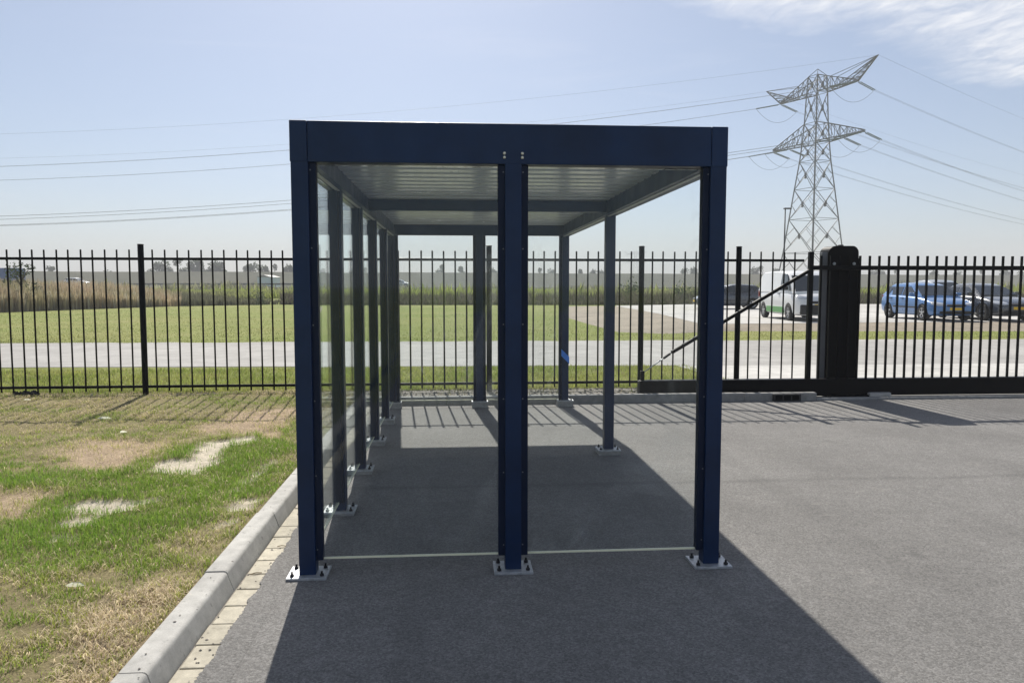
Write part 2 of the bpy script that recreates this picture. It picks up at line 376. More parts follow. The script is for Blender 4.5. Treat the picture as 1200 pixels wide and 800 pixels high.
def np_mesh(name, V, Fq, mat, col=None):
    me = bpy.data.meshes.new(name); me.vertices.add(len(V)); me.vertices.foreach_set('co', V.astype(np.float32).ravel())
    k = Fq.shape[1]; me.loops.add(Fq.size); me.loops.foreach_set('vertex_index', Fq.astype(np.int32).ravel())
    me.polygons.add(len(Fq)); me.polygons.foreach_set('loop_start', np.arange(0, Fq.size, k, dtype=np.int32))
    me.update(calc_edges=True); me.validate()
    if mat: me.materials.append(mat)
    if col is not None: set_col(me, col)
    return me
def blades(name, P, ln, wd, col, lean, mat=None, flat=None):
    """P (n,3) roots; each blade is one tapered strip: quad + tip as two quads-degenerate-free triangles"""
    n = len(P); th = rng.random(n)*2*np.pi; d = np.stack([np.cos(th), np.sin(th), np.zeros(n)], 1)
    sd = np.stack([-d[:, 1], d[:, 0], np.zeros(n)], 1)*wd[:, None]/2
    le = lean*(0.4+rng.random(n)*1.2)
    if flat is not None: le = np.where(flat, 1.25+0.3*rng.random(n), le)
    up = np.array([0, 0, 1.0])
    m = P+d*(np.sin(le*0.5)*ln*0.55)[:, None]+up*(np.cos(le*0.5)*ln*0.55)[:, None]
    t = m+d*(np.sin(le*1.3)*ln*0.45)[:, None]+up*(np.cos(le*1.3)*ln*0.45)[:, None]
    V = np.stack([P-sd, P+sd, m+sd*0.8, m-sd*0.8, t], 1).reshape(-1, 3)
    b = np.arange(n)[:, None]*5
    T = np.concatenate([b+np.array([[0, 1, 2]]), b+np.array([[0, 2, 3]]), b+np.array([[3, 2, 4]])], 0)
    c = np.repeat(col, 5, 0); c = c*np.tile(np.array([0.8, 0.8, 1, 1, 1.1]), n)[:, None]
    return link(name, np_mesh(name, V, T, mat or M_blade, np.clip(c, 0, 1)))

# ------------------------------------------------------------------ ground, roads, kerbs
FY = 6.45                                     # fence line
sheet('ground', [(-1500, -1400), (1500, -1400), (1500, 1600), (-1500, 1600)], -0.012, M_field)
XG = -0.185                                    # asphalt edge at the gutter
sheet('yard_asphalt', [(XG, -40), (45, -40), (45, 5.76), (XG, 5.76)], 0.0, M_asph)
sheet('gutter_bed', [(-0.335, -6), (XG, -6), (XG, 5.76), (-0.335, 5.76)], 0.003, M_joint)
sheet('fence_strip', [(-0.48, 5.86), (5.35, 5.86), (5.35, 6.72), (-0.48, 6.72)], 0.075, M_strip)
sheet('driveway', [(5.35, 5.86), (45, 5.86), (45, 9.9), (5.1, 10.25)], 0.0, M_apron)
road_near = lambda x: 10.45-0.05*(x-3) if x < 8 else 10.2-0.03*(x-8)
road_far = lambda x: 17.15-0.018*x
xs = [-160, -60]+[float(v) for v in np.arange(-40, 40.1, 0.6)]+[60, 160]; jr = lambda x, k: (random.uniform(-.10, .10)*k)
sheet('road', [(x, road_near(x)+jr(x, 0.5)) for x in xs]+[(x, road_far(x)+jr(x, 1.6)) for x in xs[::-1]], -0.004, M_road)
G = lambda x, y, z=0.15: tuple(gnd(x, y, z)[:2])
lot = [G(722, 358.6), G(770, 367), G(822, 379.5), G(900, 379), G(1050, 377.5), G(1200, 376.5), (70, 22.5), (70, 58), G(860, 355.6), G(722, 358)]
sheet('car_park', lot, 0.15, M_lot)
sv = [G(690, 357.5, .08), G(722, 358.2, .08), G(770, 366.4, .08), G(822, 378.8, .1), G(900, 378.2, .1), G(1050, 376.8, .1), G(1200, 375.8, .1), (70, 22.2),
      (70, 20.4), G(1200, 386, .05), G(1000, 386, .05), G(850, 386, .05), G(780, 389, .05), G(725, 387, .05), G(690, 378, .05), G(655, 368, .05), G(660, 358, .05)]
mb = MB(); ne = 8; ed = sv[:ne]; ou = sv[ne:][::-1]
tq = lambda L_, f: (lambda k, r: tuple(np.array(L_[k])*(1-r)+np.array(L_[min(k+1, len(L_)-1)])*r))(min(int(f*(len(L_)-1)), len(L_)-2), f*(len(L_)-1)-min(int(f*(len(L_)-1)), len(L_)-2))
lotedge = lot[:1]+lot[:6]+[(70, 22.5)]; nn = 60
for k in range(nn):
    f = k/(nn-1); a = np.array(tq(lotedge, f)); b = np.array(tq(ou, f)); a2 = a+(a-b)*0.02
    for r_, z_ in ((0.0, 0.142), (0.25, 0.13), (0.7, 0.05), (1.0, -0.011)):
        q = a2*(1-r_)+b*r_; mb.v.append((q[0], q[1], z_+(random.uniform(-.01, .01) if 0 < r_ < 1 else 0)))
for k in range(nn-1):
    for j in range(3): mb.f.append((k*4+j, k*4+j+1, k*4+5+j, k*4+4+j))
tag(mb.build('bare_soil', M_dirt, smooth=True), kind='structure')
# kerb stones along the lawn (rounded top edge), one object each
def kerb_profile(h, w, r=0.022, slope=0.03):
    p = [(0, -0.1), (w, -0.1), (w+slope*0, 0.0)]
    for k in range(5):
        a = k/4*math.pi/2; p.append((w-slope-r+r*math.cos(a), h-r+r*math.sin(a)))
    p += [(0.012, h), (0, h-0.012)]
    return p
kb = empty('lawn_kerb', (-0.485, -6, 0)); tag(kb, kind='structure')
km = MB().prism(kerb_profile(0.105, 0.15), 'y', 0.003, 0.995).mesh('kerb_stone', M_kerb, True, 40)
for i in range(12):
    o = link('kerb_stone', km, kb); o.location = (random.uniform(-.003, .003), 0.35+i*1.0-0.55, random.uniform(-.003, .003)); o.rotation_euler = (0, 0, random.uniform(-.002, .002))
kb2 = empty('fence_kerb', (-0.5, 5.76, 0)); tag(kb2, kind='structure')
km2 = MB().prism([(0, -0.1), (0, 0.095), (0.012, 0.107), (0.10, 0.107), (0.10, -0.1)], 'x', 0.003, 0.997).mesh('kerb_stone', M_kerb2, False)
for i in range(40):
    o = link('kerb_stone', km2, kb2); o.location = (0.175+i, random.uniform(-.002, .002), random.uniform(-.003, .003)-(0.0 if i < 6 else 0.075))
ysn = np.arange(-5.0, 5.74, 0.012); xl = -0.214-0.034*(fbm(ysn, ysn*0+3, 9, 4)-0.35)-0.012*(rng.random(len(ysn))-0.5)
mb = MB()
for y_, x_ in zip(ysn, xl): mb.v += [(x_, y_, 0.0175), (x_+0.006, y_, 0.0185), (-0.16, y_, 0.014), (-0.10, y_, 0.0012)]
for k in range(len(ysn)-1):
    for j in range(3): mb.f.append((k*4+j, k*4+j+1, k*4+5+j, k*4+4+j))
tag(mb.build('asphalt_edge', M_asph, smooth=True), kind='structure')
gt = empty('gutter', (-0.333, -4, 0)); tag(gt, kind='structure')
pms = []
for i in range(3):
    pms.append(MB().box(0.004, 0.140, 0.003, 0.194, -0.05, 0.0))
pmesh = [mb.mesh('paver', M_pav[i]) for i, mb in enumerate(pms)]
for i in range(48):
    o = link('paver', random.choice(pmesh), gt, 0.004); o.location = (random.uniform(-.003, .006), i*0.2, 0.012+random.uniform(-.002, .002)); o.rotation_euler = (random.uniform(-.01, .01), random.uniform(-.008, .008), random.uniform(-.015, .015))

# ------------------------------------------------------------------ lawn with its bare patches
def zp(pts, x0, y0, s): return [tuple(gnd(x0+a*s, y0+b*s, 0.09)[:2]) for a, b in pts]
k1 = 290/1200
SAND = [zp([(475,330),(520,290),(680,270),(720,200),(830,178),(985,165),(990,185),(850,222),(800,268),(830,280),(760,312),(720,338),(560,345)], 60, 470, k1),
        zp([(90,500),(130,485),(330,470),(500,478),(480,497),(350,522),(280,545),(170,592),(20,605),(30,578),(110,560),(225,545),(215,528),(105,535)], 60, 470, k1),
        zp([(880,475),(985,468),(965,512),(860,535)], 60, 470, k1), zp([(880,420),(1000,310),(1050,285),(1060,300),(960,380),(900,425)], 60, 470, k1),
        zp([(0,640),(60,640),(70,655),(0,668)], 60, 470, k1), zp([(810,590),(880,588),(860,605),(800,605)], 60, 470, k1)]
BROWN = [zp([(20,235),(180,178),(440,183),(600,183),(520,240),(440,290),(380,312),(330,345),(180,335),(60,320)], 60, 470, k1),
         zp([(-160,295),(155,298),(60,362),(-160,400)], 0, 440, .45),
         zp([(680,125),(800,80),(950,35),(1230,28),(1190,85),(1110,130),(1080,172),(980,152),(720,142)], 60, 470, k1)]
STRAW = [zp([(370,380),(560,290),(760,240),(1000,190),(1200,180),(880,480),(600,830),(240,900),(280,650),(330,560)], 0, 640, .2)]
LUSH = [zp([(-160,240),(180,255),(330,235),(480,180),(700,120),(790,110),(780,240),(640,330),(560,390),(430,470),(160,520),(-100,560),(-160,440)], 0, 440, .45)]
def mask(P, polys, soft, amp=0.05, sc=9):
    w = (fbm(P[:, 0], P[:, 1], sc, 4)-0.5)*2*amp
    d = np.full(len(P), -1e9)
    for pl in polys: d = np.maximum(d, pdist(P, pl))
    return np.clip((d+w)/soft+0.5, 0, 1)
def lawn_fields(P):
    return (mask(P, SAND, 0.085, 0.10, 10), mask(P, BROWN, 0.22, 0.20, 7), mask(P, STRAW, 0.28, 0.2), mask(P, LUSH, 0.35, 0.25, 4),
            mask(P, LUSH, 0.2, 0.2, 6))
def lawn_z(x, y): return 0.082+(fbm(x, y, 1.1, 3)-0.5)*0.045+(fbm(x+50, y, 7, 3)-0.5)*0.022
def lawn_ground():
    x0, x1, y0, y1, st = -6.6, -0.482, -3.4, 6.72, 0.03
    nx = int((x1-x0)/st)+1; ny = int((y1-y0)/st)+1
    X, Y = np.meshgrid(np.linspace(x0, x1, nx), np.linspace(y0, y1, ny)); P = np.stack([X.ravel(), Y.ravel()], 1)
    sa, br, sw, lu, _ = lawn_fields(P)
    z = lawn_z(P[:, 0], P[:, 1])-0.018*np.maximum(sa, br*0.8)+0.004*sw
    base = np.array([0.21, 0.18, 0.095])*np.ones((len(P), 3))
    dry = np.clip((fbm(P[:, 0], P[:, 1], 2.2, 4)-0.35)*2.2, 0, 1)[:, None]
    base = base*(1-dry*0.5)+np.array([0.34, 0.29, 0.165])*dry*0.5
    def mx_(c, m): return base*(1-m[:, None])+np.array(c)*m[:, None]
    base = mx_((0.39, 0.30, 0.21), br); base = mx_((0.34, 0.26, 0.18), sw*0.85); base = mx_((0.60, 0.54, 0.44), sa)
    i = np.arange(nx*ny).reshape(ny, nx)
    Fq = np.stack([i[:-1, :-1].ravel(), i[:-1, 1:].ravel(), i[1:, 1:].ravel(), i[1:, :-1].ravel()], 1)
    me = np_mesh('lawn', np.column_stack([P, z]), Fq, M_lawn, base)
    for p in me.polygons: p.use_smooth = True
    tag(link('lawn', me), kind='structure')
    # the rest of the lawn, out of the picture
    for nm, poly in (('lawn_beyond', [(-60, -40), (-6.6, -40), (-6.6, 6.72), (-60, 6.72)]), ('lawn_behind', [(-6.6, -40), (-0.482, -40), (-0.482, -3.4), (-6.6, -3.4)])):
        sheet(nm, poly, 0.075, M_field)
lawn_ground()
def lawn_grass():
    N = 460000
    P = np.column_stack([-0.5-rng.random(N)**1.15*6.0, -3.0+rng.random(N)*9.65])
    lat = (P-CAM[:2])@_R[:2]; dep = (P-CAM[:2])@_H[:2]
    keep = (dep > 1.6) & (lat > -0.80*dep-0.35); P = P[keep]
    dep = dep[keep]; keep = rng.random(len(P)) < np.clip(5.5/dep, 0.45, 1); P = P[keep]
    sa, br, sw, lu, lu2 = lawn_fields(P)
    cl_ = fbm(P[:, 0], P[:, 1], 6, 3); thick = np.clip((cl_-0.30)*3.2, 0.18, 1)
    nearkerb = np.clip((P[:, 0]+1.15)/0.6, 0, 1)*np.clip((P[:, 1]-0.3)/0.6, 0, 1)*np.clip((4-P[:, 1]), 0, 1)
    pr = thick*(1-0.95*sa)*(1-0.72*br)*(1-0.45*nearkerb)
    pr = np.maximum(pr, 0.9*sw*(1-sa)); pr = np.maximum(pr, lu*0.95*(1-sa)*(1-br))
    k = rng.random(len(P)) < pr
    P = P[k]; sa, br, sw, lu, thick = sa[k], br[k], sw[k], lu[k], thick[k]; n = len(P)
    z = lawn_z(P[:, 0], P[:, 1])
    f = fbm(P[:, 0], P[:, 1], 1.7, 4); g = fbm(P[:, 0]+31, P[:, 1]+7, 5, 3)
    dryness = np.clip(0.42+(f-0.5)*1.9+(g-0.5)*1.2, 0, 1)
    dryness = np.where(P[:, 1] > 3.2, np.clip(dryness+0.22, 0, 1), dryness)
    dryness = dryness*(1-lu*0.85); dryness = np.maximum(dryness, sw*0.93); dryness = np.maximum(dryness, br*0.9)
    dead = rng.random(n) < dryness*0.72
    gr = np.array([0.21, 0.37, 0.05]); ye = np.array([0.50, 0.52, 0.11]); stw = np.array([0.68, 0.57, 0.38])
    t = np.clip(dryness*0.9+rng.random(n)*0.4-0.1, 0, 1)[:, None]
    col = gr*(1-t)+ye*t
    col = np.where(dead[:, None], stw*(0.55+0.75*rng.random((n, 1))), col*(0.7+0.6*rng.random((n, 1))))
    ln = (0.020+0.024*rng.random(n))*(0.75+0.5*thick)*(1+0.55*lu)*np.where(dead, 0.95, 1.0)
    flat = dead & (rng.random(n) < 0.55+0.3*sw); ln = np.where(flat, ln*(1.5+1.3*sw*rng.random(n)), ln)
    wd = 0.0022+0.0018*rng.random(n)
    P3 = np.column_stack([P, z-0.003+np.where(flat, 0.008*rng.random(n), 0)])
    o = blades('lawn_grass', P3, ln, wd, col, 0.75, flat=flat)
    tag(o, 'short patchy green and straw coloured grass on the lawn inside the fence', 'grass', kind='stuff')
lawn_grass()
def strip_grass():
    out_ = []
    N = 90000
    P = np.column_stack([-11+rng.random(N)*16.3, 6.60+rng.random(N)**1.3*3.75])
    keep = (P[:, 1] < np.array([road_near(x) for x in P[:, 0]])+0.06*(rng.random(N)-0.6)) & (fbm(P[:, 0], P[:, 1], 2, 3)+rng.random(N)*0.4 > 0.5); P = P[keep]; n = len(P)
    t = np.clip(fbm(P[:, 0], P[:, 1], 0.9, 4)*1.6-0.5+0.3*rng.random(n), 0, 1)[:, None]
    col = (np.array([0.26, 0.33, 0.07])*(1-t)+np.array([0.46, 0.47, 0.15])*t)*(0.7+0.6*rng.random((n, 1)))
    dead = rng.random(n) < 0.14; col[dead] = np.array([0.36, 0.31, 0.17])
    P3 = np.column_stack([P, np.full(n, -0.02)])
    P3[:, 2] = np.where(P[:, 1] < 6.75, 0.06, np.maximum(0.06-(P[:, 1]-6.75)*0.15, -0.03))
    o = blades('verge_grass', P3, 0.05+0.06*rng.random(n), 0.006+0.004*rng.random(n), col, 0.6)
    tag(o, 'mown green grass strip between the fence and the road', 'grass', kind='stuff')
    N = 110000
    dep = 20.5+rng.random(N)**1.6*42; lat = (rng.random(N)*1.7-0.9)*dep
    P = CAM[:2]+np.outer(lat, _R[:2])+np.outer(dep, _H[:2])
    keep = (P[:, 1] > 17.1+0.3*rng.random(N)) & ~pip(P, sv) & ~pip(P, lot) & (fbm(P[:, 0], P[:, 1], 0.5, 4)+0.35*rng.random(N) > 0.42)
    P = P[keep]; n = len(P)
    t = np.clip(fbm(P[:, 0]+9, P[:, 1], 0.25, 4)*1.8-0.5+0.3*rng.random(n), 0, 1)[:, None]
    col = (np.array([0.19, 0.25, 0.06])*(1-t)+np.array([0.35, 0.36, 0.13])*t)*(0.75+0.5*rng.random((n, 1)))
    P3 = np.column_stack([P, np.full(n, -0.03)])
    o = blades('field_grass', P3, 0.03+0.05*rng.random(n), 0.012+0.014*rng.random(n), col, 0.7)
    tag(o, 'rough green grass on the field across the road', 'grass', kind='stuff')
strip_grass()

# pebbles on the strip under the fence
def pebbles():
    mb = MB()
    for i in range(900):
        x = random.uniform(-5.5, 5.3); y = random.uniform(5.95, 6.75) if x > -0.4 else random.uniform(6.3, 6.8); r = random.uniform(0.008, 0.026)
        vs = [(x+r*a*random.uniform(.6, 1.3), y+r*b*random.uniform(.6, 1.3), 0.078+r*c*random.uniform(.5, .9)) for a, b, c in ((1,0,0),(0,1,0),(-1,0,0),(0,-1,0),(0,0,1),(0,0,-1))]
        mb.add(vs, [(0,1,4),(1,2,4),(2,3,4),(3,0,4),(1,0,5),(2,1,5),(3,2,5),(0,3,5)])
    tag(mb.build('pebbles', M_stone), 'loose pebbles and clods along the foot of the fence', 'pebbles', kind='stuff')
pebbles()
def grit():
    mb = MB()
    for i in range(420):
        if i < 150: x, y, z = random.uniform(-0.33, -0.2), random.uniform(-1.6, 5.5), 0.014
        elif i < 200: x, y, z = random.uniform(-0.46, -0.36), random.uniform(-1.6, 5.5), 0.106
        else: x, y, z = random.uniform(-0.1, 6), random.uniform(-1.5, 5.2), 0.001
        r = random.uniform(0.0025, 0.007)*(1.0 if i < 200 else 0.9)
        vs = [(x+r*a*random.uniform(.6, 1.5), y+r*b*random.uniform(.6, 1.5), z+r*c*random.uniform(.3, .7)) for a, b, c in ((1,0,0),(0,1,0),(-1,0,0),(0,-1,0),(0,0,1),(0,0,-1))]
        mb.add(vs, [(0,1,4),(1,2,4),(2,3,4),(3,0,4),(1,0,5),(2,1,5),(3,2,5),(0,3,5)])
    tag(mb.build('grit', M_stone), 'fine loose grit scattered over the asphalt, pavers and kerb', 'grit', kind='stuff')
grit()
def weeds():
    N = 3500
    P = np.column_stack([-5.5+rng.random(N)*10.5, 6.1+rng.random(N)*0.6]); keep = fbm(P[:, 0], P[:, 1], 2.5, 3)+0.3*rng.random(N) > 0.62; P = P[keep]; n = len(P)
    col = np.where(rng.random((n, 1)) < 0.45, np.array([[0.32, 0.27, 0.16]]), np.array([[0.12, 0.15, 0.05]]))*(0.7+0.6*rng.random((n, 1)))
    tag(blades('weeds', np.column_stack([P, np.full(n, 0.07)]), 0.03+0.06*rng.random(n), 0.004+0.003*rng.random(n), col, 0.9), 'thin dry weeds on the gravel strip under the fence', 'weeds', kind='stuff')
weeds()

# ------------------------------------------------------------------ shelter
WX, LY, HT, HB, OV = 2.2014, 5.5824, 2.3926, 0.209, 0.047
ZB = HT-HB; PW = 0.088
sh = empty('open_fronted_shelter', (WX/2, LY/2, 0)); tag(sh, 'navy steel shelter with glass walls and a flat ribbed roof standing on the asphalt', 'shelter')
def sp(mb, name, mat, parent=None, **k):
    o = mb.build(name, mat, parent or sh, **k)
    if parent is None: o.location = (-WX/2, -LY/2, 0)
    return o
plate_me = MB().box(-0.105, 0.105, -0.09, 0.09, 0, 0.014).mesh('base_plate', M_galv)
bolt_mb = MB()
bolt_mb.path([(0, 0, 0), (0, 0, 0.011)], 0.012, 6); bolt_mb.path([(0, 0, 0.011), (0, 0, 0.026)], 0.006, 6)
bolt_me = bolt_mb.mesh('anchor_bolt', M_bolt)
posts = [(0, LY*i/5) for i in range(6)]+[(WX, 0), (WX, LY/2), (WX, LY), (WX/2, 0), (WX/2, LY)]
for px, py in posts:
    pad = 0.0 if py < 0.5 else 0.012*py
    z0 = pad
    p = MB().box(-PW/2, PW/2, -PW/2, PW/2, z0+0.012, ZB+0.02).build('post', M_navy, sh, bevel=0.004)
    p.location = (px-WX/2, py-LY/2, 0)
    b = link('base_plate', plate_me, p, 0.002); b.location = (0, 0, z0)
    if pad: MB().box(-0.10, 0.10, -0.085, 0.085, -0.002, z0).build('mortar_pad', M_pad, p)
    for sx in (-1, 1):
        for sy in (-1, 1):
            o = link('anchor_bolt', bolt_me, p); o.location = (sx*0.078, sy*0.058, z0+0.014); o.rotation_euler = (0, 0, random.random())
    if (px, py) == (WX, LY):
        zc_ = float(aty(660, 418, LY-PW/2)[2]); e_ = PW/2+0.006; tp = MB()  # bright blue band laid slantwise round this post
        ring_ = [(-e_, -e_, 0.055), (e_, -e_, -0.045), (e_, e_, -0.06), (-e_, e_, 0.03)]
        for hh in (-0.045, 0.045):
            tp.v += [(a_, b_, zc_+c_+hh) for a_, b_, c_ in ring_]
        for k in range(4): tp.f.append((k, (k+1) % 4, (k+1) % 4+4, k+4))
        o = tp.build('blue_band', plain('bright_blue', (0.04, 0.22, 0.78), 0.4, 0, 0.1, 20), p); o['label'] = 'blue band wrapped slantwise round the post'
# roof frame: corner blocks, fascia beams set 2 mm back, cross beam
x0, x1, y0, y1 = -OV, WX+OV, -OV, LY+OV; cw = 0.088
for cx_, cy_ in ((x0, y0), (x1-cw, y0), (x0, y1-cw), (x1-cw, y1-cw)):
    sp(MB().box(cx_, cx_+cw, cy_, cy_+cw, ZB, HT), 'corner_block', M_navy, bevel=0.004)
g = 0.002
sp(MB().box(x0+cw+g, x1-cw-g, y0+0.0025, y0+cw-0.003, ZB, HT-0.001), 'fascia_beam', M_navy, bevel=0.004)
sp(MB().box(x0+cw+g, x1-cw-g, y1-cw+0.003, y1-0.0025, ZB, HT-0.001), 'fascia_beam', M_navy, bevel=0.004)
for xa, xb in ((x0+0.0025, x0+cw-0.003), (x1-cw+0.003, x1-0.0025)):
    sp(MB().box(xa, xb, y0+cw+g, y1-cw-g, ZB, HT-0.001), 'side_beam', M_navy, bevel=0.004)
    sp(MB().box(xa-(0.0 if xa < 1 else 0.035), xb+(0.035 if xa < 1 else 0.0), y0+cw+0.02, y1-cw-0.02, ZB-0.006, ZB-0.001), 'beam_flange', M_navy)
    xm = (xa+xb)/2+(0.03 if xa < 1 else -0.03)
    sp(MB().box(xm-0.012, xm+0.012, y0+cw+0.03, y1-cw-0.03, ZB-0.012, ZB-0.0075), 'flange_sheen', M_galv)  # pale strip added for the light the beam flange reflects
sp(MB().box(x0+cw-0.01, x1-cw+0.01, LY/2-0.04, LY/2+0.04, ZB+0.03, ZB+0.125), 'cross_beam', M_navy, bevel=0.004)
# trapezoid roof sheet, ribs run across the shelter
prof = []; yy = y0+cw-0.02; pitch = 0.2; zc = ZB+0.128
while yy < y1-cw:
    prof += [(yy, zc), (yy+0.115, zc), (yy+0.140, zc+0.035), (yy+0.175, zc+0.035)]; yy += pitch
mb = MB(); n = len(prof)
mb.add([(x0+cw-0.02, y, z) for y, z in prof]+[(x1-cw+0.02, y, z) for y, z in prof], [(i, i+1, i+1+n, i+n) for i in range(n-1)])
rs = sp(mb, 'roof_sheet', M_sheet); sm = rs.modifiers.new('thickness', 'SOLIDIFY'); sm.thickness = 0.002; sm.offset = 1
# bolts on the front fascia above the middle post
for bx in (-0.047, 0.047):
    for bz in (0.034, 0.055):
        mb = MB(); yf = y0+0.0025
        mb.path([(WX/2+bx, yf+0.002, ZB+bz), (WX/2+bx, yf-0.007, ZB+bz), (WX/2+bx, yf-0.010, ZB+bz)], [0.0078, 0.0078, 0.005], 10)
        sp(mb, 'bolt_head', M_zinc, smooth=True, angle=40)
# glazing: panes with clamp bars, edge strips painted pale for light in the glass
GB0, GB1, BW = 0.085, ZB-0.012, 0.036
screw_me = {'x': MB().path([(0, -0.024, 0), (0, -0.0285, 0)], 0.004, 8).mesh('screw', M_bolt2), 'y': MB().path([(0.024, 0, 0), (0.0285, 0, 0)], 0.004, 8).mesh('screw', M_bolt2)}
def clamp(xc, yc, along, sgn):
    """bar beside a post that holds the pane; along = axis of the pane"""
    mb = MB(); a = PW/2; e = a+BW
    lo, hi = sorted((sgn*(a-0.002), sgn*e))
    if along == 'x': mb.box(xc+lo, xc+hi, yc-0.026, yc+0.026, GB0, ZB-0.001)
    else: mb.box(xc-0.026, xc+0.026, yc+lo, yc+hi, GB0, ZB-0.001)
    o = sp(mb, 'glazing_bar', M_navy2, bevel=0.003)
    zz_ = GB0+0.06; c = sgn*(a+0.008)
    while zz_ < ZB:
        q = link('screw', screw_me[along], o); q.location = (xc+c, yc, zz_) if along == 'x' else (xc, yc+c, zz_)
        zz_ += 0.40
def pane(xa, ya, xb, yb, bottom=GB0+0.004):
    th = 0.004; mb = MB()
    if ya == yb: mb.box(xa+PW/2+0.012, xb-PW/2-0.012, ya-th, ya+th, bottom, GB1)
    else: mb.box(xa-th, xa+th, ya+PW/2+0.012, yb-PW/2-0.012, bottom, GB1)
    o = sp(mb, 'glass_pane', M_glass)
    e = MB(); t2 = th+0.0012
    if ya == yb: e.box(xa+PW/2+BW+0.001, xb-PW/2-BW-0.001, ya-t2, ya+t2, bottom-0.004, bottom+0.005)
    else: e.box(xa-t2, xa+t2, ya+PW/2+BW+0.001, yb-PW/2-BW-0.001, bottom-0.004, bottom+0.005)
    e.build('lit_edge_strip', M_lit_edge, o)
for yl in (0, LY):
    for a, b in ((0, WX/2), (WX/2, WX)):
        pane(a, yl, b, yl); clamp(a, yl, 'x', 1); clamp(b, yl, 'x', -1)
for i in range(5):
    ya, yb = posts[i][1], posts[i+1][1]
    pane(0, ya, 0, yb); clamp(0, ya, 'y', 1); clamp(0, yb, 'y', -1)

# ------------------------------------------------------------------ fence
PX = [aty(165, 300, FY)[0]]; step = (aty(573, 300, FY)[0]-PX[0])/2
fposts = [PX[0]-step*2, PX[0]-step, PX[0], PX[0]+step, PX[0]+2*step, aty(752, 300, FY)[0], aty(866, 300, FY)[0], 5.80]
fn = empty('steel_railing_fence', (fposts[0], FY, 0.07)); tag(fn, 'black steel railing fence of round bars running behind the shelter', 'fence')
def fp(mb, name, mat=M_black, **k):
    o = mb.build(name, mat, fn, **k); o.location = (-fposts[0], -FY, -0.07); return o
mb = MB(); mb.path([(0, 0, 0), (0, 0, 1.99-0.09)], 0.0115, 8); mb.path([(0, 0, 1.90), (0, 0, 1.907)], [0.0115, 0.006], 8)
picket_me = mb.mesh('picket', M_black, True, 40)
for i, x in enumerate(fposts[:-1]):
    mb = MB(); mb.path([(x, FY, 0.0), (x, FY, 2.085), (x, FY, 2.095)], [0.039, 0.039, 0.034], 14)
    o = fp(mb, 'post', smooth=True, angle=40)
    cp = MB(); cp.path([(x, FY, 2.094), (x, FY, 2.104), (x, FY, 2.108)], [0.043, 0.043, 0.03], 14).build('post_cap', M_black, o, smooth=True, angle=40)
for i in range(len(fposts)-1):
    a, b = fposts[i], fposts[i+1]
    zt, zb_ = 1.91, 0.19
    for z in (zt, zb_): fp(MB().box(a+0.03, b-0.03, FY-0.012, FY+0.012, z-0.018, z+0.018), 'rail', bevel=0.003)
    n = max(1, round((b-a)/0.153)); s_ = (b-a)/n
    for k in range(1, n):
        o = link('picket', picket_me, fn); o.location = (a+k*s_-fposts[0]+random.uniform(-.003, .003), 0, 0.055+random.uniform(-.004, .004)); o.rotation_euler = (random.uniform(-.003, .003), random.uniform(-.003, .003), 0)

# ------------------------------------------------------------------ sliding gate with its tail, and the guide pillar
GY = 6.10
gx = lambda px: aty(px, 314, GY)[0]; gz = lambda px, py: aty(px, py, GY)[2]
gst = gx(950); gl_ = aty(749, 450, GY)[0]; GR = 12.5
gb, gtp = gz(1000, 463)+0.004, gz(1000, 443)
gate = empty('sliding_gate', ((gl_+GR)/2, GY, gb)); tag(gate, 'black sliding gate with heavy bottom beam and braced tail beside the guide pillar', 'gate')
def gp(mb, name, mat=M_black, **k):
    o = mb.build(name, mat, gate, **k); o.location = (-(gl_+GR)/2, -GY, -gb); return o
gp(MB().box(gl_, GR, GY-0.065, GY+0.065, gb, gtp), 'bottom_beam', bevel=0.012)
gp(MB().box(gl_-0.012, gl_-0.001, GY-0.06, GY+0.06, gb+0.01, gtp-0.01), 'end_cap', M_trim, bevel=0.006)
ztr = gz(1100, 314)
gp(MB().box(gst-0.0, GR, GY-0.03, GY+0.03, ztr-0.03, ztr+0.03), 'top_rail', bevel=0.005)
gp(MB().box(gst-0.03, gst+0.03, GY-0.034, GY+0.034, gtp-0.002, gz(952, 295)), 'stile', bevel=0.005)
pB = aty(787, 413, GY); pC = aty(753, 437, GY); pA = aty(952, 315, GY)
gp(MB().bar(pA, pB, 0.045, 0.045), 'brace_tube', bevel=0.004)
rod = gp(MB().path([pB, pC], 0.008, 8), 'tension_rod', M_galv, smooth=True)
MB().path([pB*0.95+pC*0.05, pB*0.72+pC*0.28], 0.018, 8).build('turnbuckle', M_bolt, rod, smooth=True, angle=40)
gp(MB().box(pC[0]-0.03, pC[0]+0.02, GY-0.03, GY+0.03, gtp-0.002, pC[2]+0.03), 'rod_bracket', bevel=0.003)
gpk = MB().box(-0.0125, 0.0125, -0.0125, 0.0125, gtp-gb-0.002, gz(1100, 300)-gb).mesh('picket', M_black)
sp_ = (gx(1197)-gx(1019))/16
xx = gst+0.11
xk = gx(1019)
while xk-sp_ > gst+0.08: xk -= sp_
while xk < GR:
    o = link('picket', gpk, gate); o.location = (xk-(gl_+GR)/2, 0, 0); xk += sp_

